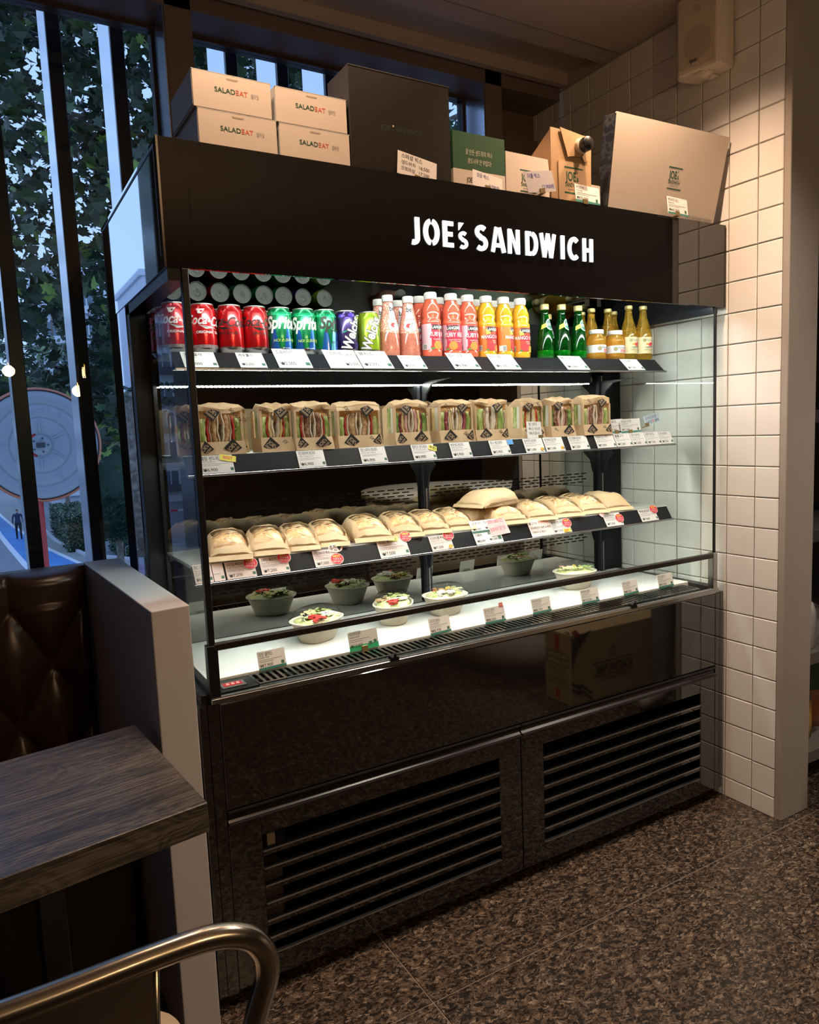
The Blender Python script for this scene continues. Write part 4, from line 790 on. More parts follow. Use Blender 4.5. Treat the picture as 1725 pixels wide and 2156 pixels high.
ticket(1, .455, .095, 'tall white handwritten price tag below the purple can', [('스프라이트', 0, .15, .08, .72, .5), ('(제로)', 0, .12, .66, .66, .28), ('₩2,000', 0, .15, .52, .14, .42)], h=.078, squares=0)
ticket(1, .553, .095, 'tall white printed price tag below the lime can', drk('웰치스', "Welch's", '₩2,000'), h=.076)
ticket(1, .681, .076, 'small white price tag below the lychee drinks', drk('펠바질시드 (복숭아리치)', 'And Basil Seed', '₩3,500'))
ticket(1, .850, .095, 'white price tag below the pink juices', drk('랭거스 (자몽)', 'Langers (Grapefruit)', '₩6,500'), h=.074)
ticket(1, .999, .097, 'white price tag below the yellow juices', drk('랭거스 (망고)', 'Langers (Mango)', '₩6,500'), h=.072)
ticket(1, 1.286, .096, 'white price tag below the green water bottles', drk('페리에', 'Perrier', '₩3,000'), h=.070)
ticket(1, 1.558, .082, 'small white price tag below the apple juices', drk('골드메달 애플주스', 'Martinellis Apple Juice', '₩5,200'))
T = ticket(2, .085, .082, 'white ticket with yellow best sticker beside the corner post', std('클럽 샌드위치', 'Club Sandwich', '₩6,900')); sticker(T, .86, .80, .040, .016, 'BEST', YELLOW, -.22, ORANGEINK)
ticket(2, .335, .075, 'white sandwich ticket below the second and third packs', std('치킨 데리야끼 샌드위치', 'Chicken Teriyaki Sandwich', '₩6,900'))
ticket(2, .514, .079, 'white sandwich ticket below the fourth pack, of 6,900', std('치킨 스파이시 샌드위치', 'Chicken Spicy Sandwich', '₩6,900'))
T = ticket(2, .676, .075, 'white sandwich ticket with a yellow sticky flag', std('햄치즈 샌드위치', 'Ham Cheese Sandwich', '₩6,900')); sticker(T, .92, .72, .026, .015, '추천!', YELLOW, -.35, INK)
ticket(2, .805, .070, 'white bacon and egg sandwich ticket at mid shelf', std('베이컨 에그 샌드위치', 'Bacon Egg Sandwich', '₩5,900'))
T = ticket(2, .946, .071, 'white sandwich ticket with a blue sticky flag', std('튜나 샌드위치', 'Tuna Sandwich', '₩5,900')); sticker(T, 1.10, .82, .022, .016, '', mat('blue_sticky_flag', (.10, .35, .75), .5), 0)
for x, w_, ko, en, pr, lb in ((1.075, .076, '발사믹치즈 샌드위치', 'Balsamic Cheese Sandwich', '₩7,100', 'white ticket with a small orange dot, first of the close pair'), (1.155, .078, '에그아보카도 샌드위치', 'Egg Avocado Sandwich', '₩7,100', 'white ticket with a small orange dot, second of the close pair')):
    T = ticket(2, x, w_, lb, std(ko, en, pr)); sticker(T, .85, .20, .012, .010, '', mat('orange_dot', (.90, .45, .05), .5), 0, oval=True)
for x, w_, ko, en, pr, lb in ((1.258, .080, '치킨 크랜베리 샌드위치', 'Chicken Cranberry', '₩7,200', 'white chicken cranberry ticket below the last sandwich packs'), (1.372, .085, '바질페스토 치킨', 'Basil Pesto Chicken', '₩7,200', 'white basil pesto chicken ticket on the grey end of the strip'),
                              (1.460, .074, '불불고기', 'Bulgogi', '₩7,200', 'white bulgogi ticket, first of four close tickets at the strip end'), (1.536, .068, '연어 아보카도', 'Salmon Avocado', '₩7,500', 'white salmon ticket, second of four close tickets at the strip end'), (1.606, .068, '새우아보카도', 'Shrimp Avocado', '₩7,500', 'white shrimp ticket, third of four close tickets at the strip end'), (1.676, .058, '파스트라미', 'Pastrami', '₩7,500', 'white pastrami ticket, last of four close tickets by the side glass')):
    ticket(2, x, w_, lb, std(ko, en, pr))
ticket(3, .055, .044, 'pale ticket of 4,800 seen through the side glass', std('햄에그 토스트', 'Ham Egg Toast', '₩4,800'), card=PINKCARD, h=.05)
ticket(3, .101, .027, 'pale ticket right of the corner post, mostly blank', [('#', 1, .03, .05, .4, .6)], card=PINKCARD)
for x, w_, ko, en, pr, lb, ha, hb in ((.133, .075, '오리지널 빠네디까사', 'Original Pane Di Casa', '₩7,200', 'pale ticket with red hot sticker, first right of the corner post', .86, .78), (.222, .075, '스파이시 빠네디까사', 'Spicy Pane Di Casa', '₩7,200', 'pale ticket with red hot sticker, second right of the corner post', .88, .85),
                              (.368, .070, '스모크바비큐 빠네', 'Smoke Barbecue Pane Di Casa', '₩7,500', 'pale ticket with red hot sticker and pink oval above it', .92, .35), (.562, .094, '치즈미트 빠네디까사', 'Cheese Meat Pane Di Casa', '₩7,500', 'pale ticket with red hot and small yellow sticker', 1.02, 1.0), (.730, .074, '치즈머쉬룸 빠네', 'Cheese Mushroom Pane Di Casa', '₩7,500', 'pale ticket with red hot sticker and round gold dot', .92, .92),
                              (1.187, .076, '불고기 샌드위치', 'Bulgogi', '₩7,500', 'pale ticket with red hot sticker and gold best flag', .88, .72), (1.418, .078, '필드포크 샌드위치', 'Field Pork Sandwich', '₩7,500', 'white ticket with red hot sticker, second from the strip end', .88, .55), (1.585, .082, '베이컨 샌드위치', 'Bacon Sandwich', '₩7,500', 'white ticket with red hot sticker, last on the lowest strip', .94, .90)):
    T = ticket(3, x, w_, lb, std(ko, en, pr), card=PINKCARD if x < 1 else CARD, h=.056 if x == .562 else None); hot(T, ha, hb, .0165)
    if x == .368: sticker(T, .98, 1.02, .042, .026, '추천♥', mat('pink_oval', (.86, .62, .56), .5), 0, INK, oval=True)
    if x == .562: sticker(T, .58, .93, .028, .013, '추천!', mat('lemon_sticker', (.80, .80, .18), .5), .05)
    if x == .730: sticker(T, .86, .16, .014, .011, '', mat('orange_dot', (.90, .45, .05), .5), 0, oval=True)
    if x == 1.187: sticker(T, .74, .16, .030, .012, 'BEST', YELLOW, 0, ORANGEINK)
    if x == 1.418: sticker(T, -.02, 1.02, .022, .016, '', mat('pink_note', (.86, .55, .55), .5), .6)
T = ticket(3, .885, .100, 'tall four-part ticket half covered by a pink note', [('감자 샌드위치', 0, .085, .06, .84, .36), ('에그 샌드위치', 0, .085, .52, .86, .30), ('₩3,200', 0, .085, .06, .60, .3), ('₩3,800', 0, .085, .52, .62, .3), ('#', 2, .10, 0, .47, .99), ('단호박', 0, .085, .06, .34, .36), ('튜나', 0, .085, .52, .36, .3), ('₩3,300', 0, .085, .06, .10, .3), ('₩3,300', 0, .085, .52, .12, .3)], h=.078)
sticker(T, .98, .62, .072, .052, '', mat('pink_note', (.86, .55, .55), .5), .08, name='sticky_note')
l = MB(); t_, F, w_, h = T
for a, b, s_ in ((.66, .78, '2개에 1500원 할인'), (.66, .45, '음료세트 할인중')): txt(l, s_, 0, .011, tuple(F @ Vector((a * w_, b * h, .0032))), F @ Vector((1, .08, 0)), F @ Vector((-.08, 1, 0)), fit=.058)
l.build('note_lettering', [mat('maroon_pen', (.40, .08, .12), .6)], t_)
T = ticket(3, 1.098, .094, 'pale handwritten ticket with a red word on its first line', [('불고기는', 0, .13, .06, .72, .34), ('따뜻하게', 4, .13, .46, .74, .42), ('전자레인지 30초 & 40초', 0, .11, .06, .45, .86), ('데워서 드세요!', 0, .11, .08, .20, .55)], h=.058, card=PINKCARD, squares=0)
# small handwritten and printed cards standing on the sandwich shelf
Z2 = 1.2935
stand(1.105, Z2, .058, .052, 2, [('발 데리', 1, .008, .008, .040, .040, 'l'), ('빠니니 식으면', 1, .007, .007, .026, .044, 'l'), ('데워 드립니다', 1, .007, .007, .012, .044, 'l')], 'small white handwritten card in front of the sandwich packs', PEN, y=.190, clip=.9)
stand(1.462, Z2, .072, .047, -2, printed('에그 베스트', 'Egg Best', '₩7,300', .072, .047), 'white printed card with teal base right of the last sandwich', PEN, band=.006, y=.200, clip=.5)
stand(1.512, Z2, .094, .047, -1, printed('에그 슬라이드 페스트리', 'Egg Salad Pastry', '₩7,300', .094, .047), 'white printed card with teal base overlapping another card', PEN, band=.006, y=.192, clip=.45)
stand(1.635, Z2 + .020, .078, .034, -10, [('드레싱포함', 0, .009, .008, .020, .055, 'l'), ('과일', 0, .008, .016, .006, .02, 'l'), ('컵', 4, .009, .038, .006, .01, 'l'), ('별매', 0, .008, .052, .006, .02, 'l')], 'pale blue handwritten card standing by the side glass', PEN + [REDINK], y=.200, clip=.12, card=mat('pale_blue_card', (.50, .62, .66), .5))
# ================================================================ SANDWICH PACKS
PAPER = noisy('kraft_paper_bag', [(.3, (.78, .56, .33)), (.7, (.84, .63, .39))], 30, .62, .35, .0015)
paperlike(PAPER); FILM = clear('cello_film', (.96, .96, .95), 1.42, .04, bumps=.35, bscale=70)
BREAD = noisy('white_bread', [(.35, (.78, .66, .48)), (.65, (.84, .74, .58))], 140, .75, .3, .002)
CRUST = noisy('toasted_crust', [(.35, (.56, .29, .09)), (.65, (.74, .46, .20))], 40, .6, .3, .002)
LETT = noisy('lettuce', [(.30, (.16, .28, .05)), (.48, (.40, .50, .14)), (.64, (.74, .76, .42))], 95, .4, .6, .004, (1, 1, .35)); LETD = noisy('dark_lettuce', [(.30, (.05, .14, .025)), (.50, (.20, .33, .07)), (.68, (.58, .64, .30))], 110, .4, .6, .004, (1, 1, .4))
TOM = noisy('tomato_flesh', [(.35, (.50, .03, .03)), (.65, (.72, .10, .07))], 60, .25, coat=.3); EGG = noisy('egg_filling', [(.35, (.80, .56, .16)), (.65, (.86, .74, .42))], 120, .5, .4, .003)
MEATB = noisy('grilled_meat', [(.35, (.10, .04, .025)), (.5, (.28, .13, .07)), (.68, (.55, .35, .24))], 110, .5, .6, .004); CHICK = noisy('chicken_filling', [(.35, (.38, .20, .09)), (.5, (.60, .36, .18)), (.68, (.76, .58, .38))], 120, .5, .6, .004); HAM = noisy('ham_slices', [(.35, (.62, .28, .24)), (.6, (.78, .50, .42)), (.7, (.82, .66, .55))], 60, .4, .3, .003, (2, 2, .3)); BACON = noisy('bacon_cranberry', [(.35, (.20, .02, .05)), (.55, (.42, .08, .10)), (.7, (.74, .50, .36))], 90, .45, .5, .004)
FILL = {'let': LETT, 'letd': LETD, 'tom': TOM, 'egg': EGG, 'meat': MEATB, 'chick': CHICK, 'ham': HAM, 'bac': BACON, 'bread': BREAD}
FNAME = {'let': 'lettuce', 'letd': 'lettuce', 'tom': 'tomato', 'egg': 'egg', 'meat': 'meat', 'chick': 'chicken', 'ham': 'ham', 'bac': 'bacon', 'bread': 'bread'}
def pack(label, x0, x1, kind, y=.192, rz=0., h=.122, d=.070, seed=0, side_win=True):
    r = random.Random(seed); w_ = x1 - x0; t = thing('sandwich_pack', label, 'sandwich', (x0, y, Z2), rz, 'sandwich packs on the middle shelf')
    zb, zt = .034 + r.uniform(-.003, .003), .102 + r.uniform(-.004, .003); e = .004
    hz = lambda a: h - .007 + .007 * math.sin(a * 5 + seed) * .5
    # the bag: front bands, back, flanks with a window on the left, crumpled folded top
    b = MB(); n = 6; fl = lambda z: -.010 * (1 - z / .036) if z < .036 else 0   # the foot flares out
    def col(u): return u * w_
    ZF = [0, .018, zb]; ZT = [zt, (zt + h) / 2, h - .008]
    def fr(u, z): s_ = .0012 * math.sin(u * 9 + z * 60 + seed) + (.003 if z > zt + .004 else 0) * math.sin(u * 7 + seed * 2); return ((u - .5) * w_ * (1.03 if z < .02 else 1.0) + w_ / 2, fl(z) + s_ + (.004 if z > .1 else 0), z + (.004 * math.sin(u * 6 + seed) if z > .1 else 0))
    for Z in (ZF, ZT):
        g = [fr(i / n, z) for z in Z for i in range(n + 1)]
        b.add(g, [(j * (n + 1) + i, j * (n + 1) + i + 1, (j + 1) * (n + 1) + i + 1, (j + 1) * (n + 1) + i) for j in range(len(Z) - 1) for i in range(n)], 0, None, False)
    jl = .010 if side_win else .004
    for xa, xb in ((0, .006), (w_ - .006, w_)): b.add([(xa, 0, zb), (xb, 0, zb), (xb, 0, zt), (xa, 0, zt)], [(0, 1, 2, 3)])
    top = [fr(i / n, h - .008) for i in range(n + 1)] + [(i / n * w_, d * .38, h + .006 * (1 if seed % 2 else .6) * math.sin(PI * i / n) + .002 * math.sin(i * 3 + seed)) for i in range(n + 1)] + [(i / n * w_, d, h - .020) for i in range(n + 1)]
    b.add(top, [(j * (n + 1) + i, j * (n + 1) + i + 1, (j + 1) * (n + 1) + i + 1, (j + 1) * (n + 1) + i) for j in range(2) for i in range(n)], 0)
    b.add([(0, d, 0), (w_, d, 0), (w_, d, h - .02), (0, d, h - .02)], [(1, 0, 3, 2)])
    for X, sgn in ((0, 1), (w_, 0)):
        if sgn and side_win:
            b.add([(X, fl(0), 0), (X, d, 0), (X, d, zb), (X, 0, zb)], [(0, 3, 2, 1)]); b.add([(X, .0, zt), (X, d, zt), (X, d, h - .02), (X, d * .38, h - .001), (X, .004, h - .008)], [(0, 4, 3, 2, 1)])
            b.add([(X, 0, zb), (X, .010, zb), (X, .010, zt), (X, 0, zt)], [(0, 3, 2, 1)]); b.add([(X, d * .72, zb), (X, d, zb), (X, d, zt), (X, d * .72, zt)], [(0, 3, 2, 1)])
        else: b.add([(X, fl(0), 0), (X, d, 0), (X, d, h - .02), (X, d * .38, h - .001), (X, .004, h - .008), (X, 0, zb)], [(0, 1, 2, 3, 4, 5) if not sgn else (5, 4, 3, 2, 1, 0)])
    b.add([(0, fl(0), 0), (w_, fl(0), 0), (w_, d, 0), (0, d, 0)], [(3, 2, 1, 0)])
    b.build('paper_bag', [PAPER], t)
    f = MB(); f.add([(.002, .0006, zb - .004), (w_ - .002, .0006, zb - .004), (w_ - .002, .0006, zt + .004), (.002, .0006, zt + .004)], [(0, 1, 2, 3)])
    if side_win: f.add([(.0006, .004, zb - .004), (.0006, d * .76, zb - .004), (.0006, d * .76, zt + .004), (.0006, .004, zt + .004)], [(0, 3, 2, 1)])
    f.build('window_film', [FILM], t)
    # two halves of the sandwich, cut face forward: vertical layers
    seq = {'club': [('let', 2.0), ('tom', .9), ('bread', .5), ('chick', 1.6), ('bread', .7)], 'teri': [('let', 1.9), ('tom', .7), ('bread', .7), ('meat', 2.0), ('bread', .7)], 'spicy': [('let', 2.0), ('tom', .7), ('bread', .8), ('chick', 2.0), ('bread', .6)], 'hamch': [('letd', 1.8), ('bac', .8), ('egg', .9), ('ham', 1.6), ('bread', .6)],
           'begg': [('let', 2.0), ('bac', 1.5), ('bread', .5), ('egg', .9), ('bread', .9)], 'tuna': [('bread', .5), ('let', 2.4), ('chick', .5), ('bread', 1.6)], 'bals': [('letd', 2.2), ('bread', .8), ('meat', 1.2), ('ham', .8)], 'avo': [('letd', 2.0), ('meat', 1.5), ('ham', .9), ('bread', .6)], 'cran': [('let', 2.2), ('ham', .6), ('meat', 1.9), ('bread', .6)], 'side': [('let', 1.4), ('tom', .6), ('egg', .8), ('bread', .8)]}[kind]
    lay = [(k, v) for k, v in seq] + [(k, v) for k, v in reversed(seq)]; tot = sum(v for _, v in lay); xa = .008; span = w_ - .014; groups = {}
    for i, (k, v) in enumerate(lay):
        wd = span * v / tot; m_ = groups.setdefault(k, MB()); N = 7; bul = .0025 if k != 'bread' else .001; ph = r.uniform(0, 6); yb = .004 + r.uniform(0, .003)
        ring = []
        for q in range(N + 1):
            z = zb - .006 + (zt - zb + .004 - .016 * abs(2 * (i + .5) / len(lay) - 1) ** 1.5) * q / N; bow = .0045 * math.sin(PI * q / N) * (1 if i < len(lay) / 2 else -1); wv = .0012 * math.sin(q * 2.1 + ph); g_ = (.85 if k in ('tom', 'ham', 'bac') else 1.02) * (.7 + .3 * math.sin(PI * (q + .6) / (N + 1.2)))
            cx = xa + wd / 2 - bow + wv; hw = wd / 2 * g_
            ring.append([(cx - hw, yb + .004, z), (cx - hw * .5, yb, z), (cx + hw * .5, yb + .0004, z), (cx + hw, yb + .004, z), (cx + hw, d * .66, z), (cx - hw, d * .66, z)])
        m_.loft(ring, 0, True); xa += wd
    for k, m_ in groups.items(): m_.build(FNAME[k], [FILL[k]], t)
    cr_ = MB(); cr_.loft([[(.003, .0085, z), (w_ / 2 - .001, .0095, z), (w_ - .003, .0085, z), (w_ - .006, d * .6, z), (.006, d * .6, z)] for z in (zt - .030, zt + .010)], 0); cr_.build('crust', [CRUST], t)
    if side_win: MB().box(.0016, .005, .012, d * .34, zb, zt, 0).box(.0016, .005, d * .34, d * .62, zb, zt, 1).build('cut_flank', [mat('white_crumb', (.86, .84, .78), .6), LETT if kind != 'begg' else EGG], t)
    # printed bag marks: tilted black badges and the shop's name running along the bands
    l = MB()
    def badge(cx, cz, s_, a, o=-.0025):
        R_ = Matrix.Rotation(-a, 4, 'Y'); M_ = Matrix.Translation((cx, o + fl(cz), cz)) @ R_; xd = R_ @ Vector((1, 0, 0)); ud = R_ @ Vector((0, 0, 1)); at = lambda p, q, e=0: tuple(M_ @ Vector((p * s_, e, q * s_)))
        cl = lambda P: [tuple((min(max(p[0], .002), w_ - .002), p[1] , max(min(p[2], h - .010), .001))) for p in P]
        l.add(cl([at(-.5, -.5), at(.5, -.5), at(.5, .5), at(-.5, .5)]), [(0, 1, 2, 3)], 0)
        txt(l, "JOE's", 1, s_ * .30, at(-.40, -.02, -.0004), xd, ud, fit=s_ * .78, bold=.02)
        for q in (-.22, -.32): l.add([at(-.40, q, -.0004), at(.40, q, -.0004), at(.40, q + .05, -.0004), at(-.40, q + .05, -.0004)], [(0, 1, 2, 3)], 1)
    sg_ = 1 if seed % 2 else -1
    badge(w_ * (.5 + .22 * sg_), .015, .033, .75 * sg_); badge(w_ * (.5 + .18 * -sg_), h - .020, .030, -.7 * sg_)
    if w_ > .1: badge(w_ * .93 if sg_ < 0 else w_ * .12, .014, .030, .8 * sg_)
    for cx, cz, a in ((w_ * (.5 - .28 * sg_), .026, -.85), (w_ * (.5 + .28 * sg_), h - .014, -.85)):
        xd = (math.cos(a), 0, math.sin(a)); ud = (-math.sin(a), 0, math.cos(a)); txt(l, "SANDWICH" if sg_ > 0 else "JOE'S SAND", 0, .0085, (cx - .010, -.0028 + fl(cz) * .8, cz), xd, ud, bold=.015, fit=.040)
    l.build('printed_marks', [INK, mat('kraft_print_gap', (.62, .46, .30), .7)], t, stuff=True); return t
for q in (dict(label='kraft sandwich pack in front, first right of the corner post', x0=.092, x1=.205, kind='club', seed=1, side_win=False), dict(label='kraft sandwich pack turned sideways beside the dark meat pack', x0=.253, x1=.338, kind='side', seed=2, y=.205), dict(label='kraft sandwich pack with dark grilled meat', x0=.340, x1=.444, kind='teri', seed=3, y=.190),
          dict(label='kraft sandwich pack with spicy chicken standing alone', x0=.462, x1=.592, kind='spicy', seed=4), dict(label='kraft sandwich pack with ham, egg and dark lettuce', x0=.636, x1=.748, kind='hamch', seed=5), dict(label='kraft sandwich pack with dark red bacon filling', x0=.784, x1=.902, kind='begg', seed=6),
          dict(label='kraft sandwich pack with pale bread, right of the bacon pack', x0=.912, x1=1.033, kind='tuna', seed=8, y=.195), dict(label='kraft sandwich pack behind the handwritten card', x0=1.108, x1=1.196, kind='side', seed=7, y=.222), dict(label='kraft sandwich pack with dark lettuce, between card and last pack', x0=1.203, x1=1.302, kind='avo', seed=9, y=.195),
          dict(label='kraft sandwich pack with pork filling, last on the shelf', x0=1.332, x1=1.455, kind='cran', seed=10, y=.185, h=.128), dict(label='kraft sandwich pack behind the side glass, left of the corner post', x0=.063, x1=.140, kind='side', seed=11, y=.300), dict(label='kraft sandwich pack behind the ham pack, in the second row', x0=.752, x1=.835, kind='side', seed=12, y=.285), dict(label='kraft sandwich pack in the second row behind the first one', x0=.150, x1=.245, kind='club', seed=13, y=.290)): pack(**q)
# ================================================================ BAGUETTE BAGS ON THE LOWEST SHELF
LOAF = noisy('baked_baguette', [(.32, (.44, .19, .06)), (.48, (.70, .41, .17)), (.64, (.87, .72, .50))], 34, .55, .5, .004); LOAFCUT = noisy('baguette_filling', [(.35, (.40, .05, .04)), (.48, (.62, .40, .20)), (.60, (.85, .75, .55)), (.7, (.30, .40, .08))], 60, .5, .4, .003)
BAGP = noisy('tan_bread_paper', [(.3, (.75, .54, .30)), (.7, (.83, .63, .38))], 12, .55, .30, .004)
paperlike(BAGP, .3); Z3 = 1.0305
def bag(label, x, y, L, w_, h, rz, window=True, seed=0, z=Z3, roll=0., tilt=0.):
    """a bread bag along local y: open mouth end folded to the front at y = 0"""
    r = random.Random(seed); t = thing('baguette_bag', label, 'bread bag', (x, y, z), rz, 'baguette bags on the lowest shelf'); t.rotation_euler = (tilt, roll, rz)
    ns, nr = 14, 13
    def ring(v, off=0.):
        e = min(v / .10, 1.0); e2 = min((1 - v) / .16, 1.0); e = min(v / .30, 1.0); hh = h * (.30 + .70 * math.sin(e * PI / 2)) * (.45 + .55 * e2 ** .7) + off; ww = w_ * (.94 + .06 * e) * (.80 + .20 * e2) + off * 2; out = []
        for k in range(nr + 1):
            a = PI * k / nr; sx_ = math.copysign(abs(math.cos(a)) ** .62, math.cos(a)); sz_ = max(0., math.sin(a)) ** .75
            cr_ = (noise.noise(Vector((k * .9 + seed * 7, v * 9, seed))) * .0034 + noise.noise(Vector((k * 2.1, v * 23 + seed, 3))) * .0016) * (0 if off else 1)
            out.append((-sx_ * ww / 2 + cr_, L * v, max(.0006, hh * sz_ + cr_ * 1.2 * sz_)))
        return out
    V = [i / ns for i in range(ns + 1)]; R = [ring(v) for v in V]; b = MB(); n = nr + 1
    b.add([p for q in R for p in q], [], 0); film = MB(); film.add([p for q in [ring(v, -.0006) for v in V] for p in q], [], 0)
    wi = (4, nr - 3); vi = (1, ns - 4)
    for i in range(ns):
        for k in range(nr):
            q = [i * n + k, i * n + k + 1, (i + 1) * n + k + 1, (i + 1) * n + k]
            if window and wi[0] <= k < wi[1] and vi[0] <= i < vi[1]: film.f.append(q); film.m.append(0); film.sm.append(True)
            else: b.f.append(q); b.m.append(0); b.sm.append(False if k in (0, nr - 1) else True)
    b.f.append([i * n for i in range(ns + 1)] + [i * n + nr for i in range(ns, -1, -1)]); b.m.append(0); b.sm.append(False)
    # folded front: the mouth turned under, a flat flap leaning out
    front = R[0]; b.add(front, [list(range(n))], 0); lipz = h * .20
    b.add([(-w_ * .47, -.012, .001), (w_ * .47, -.012, .001), (w_ * .48, -.001, lipz), (-w_ * .48, -.001, lipz), (-w_ * .47, -.0105, .001), (w_ * .47, -.0105, .001)], [(0, 1, 2, 3)], 0)
    # pleats standing at both long sides
    for sg in (-1, 1):
        p = [(sg * w_ * .485, .0, .001), (sg * w_ * .53, L * .12, h * .30), (sg * w_ * .50, L * .45, h * .50), (sg * w_ * .50, L * .8, h * .3), (sg * w_ * .47, L * .95, .001)]
        b.add(p, [(0, 1, 2, 3, 4)], 0)
    b.build('paper_bag', [BAGP], t)
    if window:
        film.build('window_film', [clear('crinkled_film', (.97, .96, .94), 1.5, .03, bumps=1.0, bscale=45)], t)
        lf = MB(); RR = []
        for i in range(11):
            v = .04 + .78 * i / 10; e = min(1, (i + .6) / 1.6, (10.6 - i) / 1.6); g = [(math.cos(PI * k / 9) * -w_ * .455 * e, L * v, .002 + (h * .90 * (.30 + .70 * math.sin(min(v / .30, 1.) * PI / 2)) * e ** .3 + .003 * math.sin(i * 2.4 + seed) + noise.noise(Vector((k, i, seed))) * .004) * max(0., math.sin(PI * k / 9)) ** .8) for k in range(10)]; RR.append(g)
        lf.loft(RR, 0, True); lf.build('baguette', [LOAF], t)
        fc = MB(); fc.loft([[(q[0] * .30 + (.010 if i % 2 else -.008), q[1], q[2] * 1.0 + .0012) for q in RR[i]] for i in range(1, 9)], 0, True); fc.build('filling', [LOAFCUT], t)
    return t
k = 0
for (x, y, L, w_, h, rz, win, z, lb) in (
    (.150, .190, .205, .116, .062, .42, True, Z3, 'tan baguette bag first right of the corner post, end flap open'), (.254, .195, .21, .110, .060, .46, True, Z3, 'tan baguette bag second from the corner post'), (.345, .202, .21, .104, .058, .46, True, Z3, 'tan baguette bag third from the corner post'), (.432, .206, .21, .106, .057, .50, True, Z3, 'tan baguette bag fourth from the corner post, above pink oval sticker'),
    (.560, .200, .215, .118, .062, .45, True, Z3, 'tan baguette bag above the tall hot ticket, upper edge raised'), (.668, .204, .21, .108, .060, .48, True, Z3, 'tan baguette bag between the two hot tickets at mid shelf'), (.765, .208, .21, .104, .056, .50, True, Z3, 'tan baguette bag left of the four-part ticket'), (.858, .214, .20, .104, .054, .50, True, Z3, 'tan baguette bag behind the four-part ticket'),
    (1.045, .200, .205, .124, .056, .38, True, Z3, 'tan baguette bag above the handwritten ticket'), (1.165, .202, .205, .112, .057, .40, True, Z3, 'tan baguette bag right of the handwritten ticket'), (1.285, .204, .205, .112, .058, .40, True, Z3, 'tan baguette bag third from the right end of the shelf'), (1.400, .206, .205, .112, .058, .38, True, Z3, 'tan baguette bag second from the right end of the shelf'), (1.515, .208, .20, .112, .056, .36, False, Z3, 'tan baguette bag at the right end of the shelf'),
    (.935, .330, .17, .120, .050, 1.35, False, Z3, 'closed tan bag lying flat under the raised bag'), (.955, .300, .20, .13, .050, 1.30, False, Z3 + .052, 'closed tan bag raised on another at mid shelf, highest of all'), (1.135, .400, .18, .10, .046, 1.45, False, Z3, 'closed tan bag at the back behind the raised one')):
    k += 1
    bag(lb, x, y, L * .96, w_, h, -rz * .55 if rz < 1 else -rz, win, k, z)
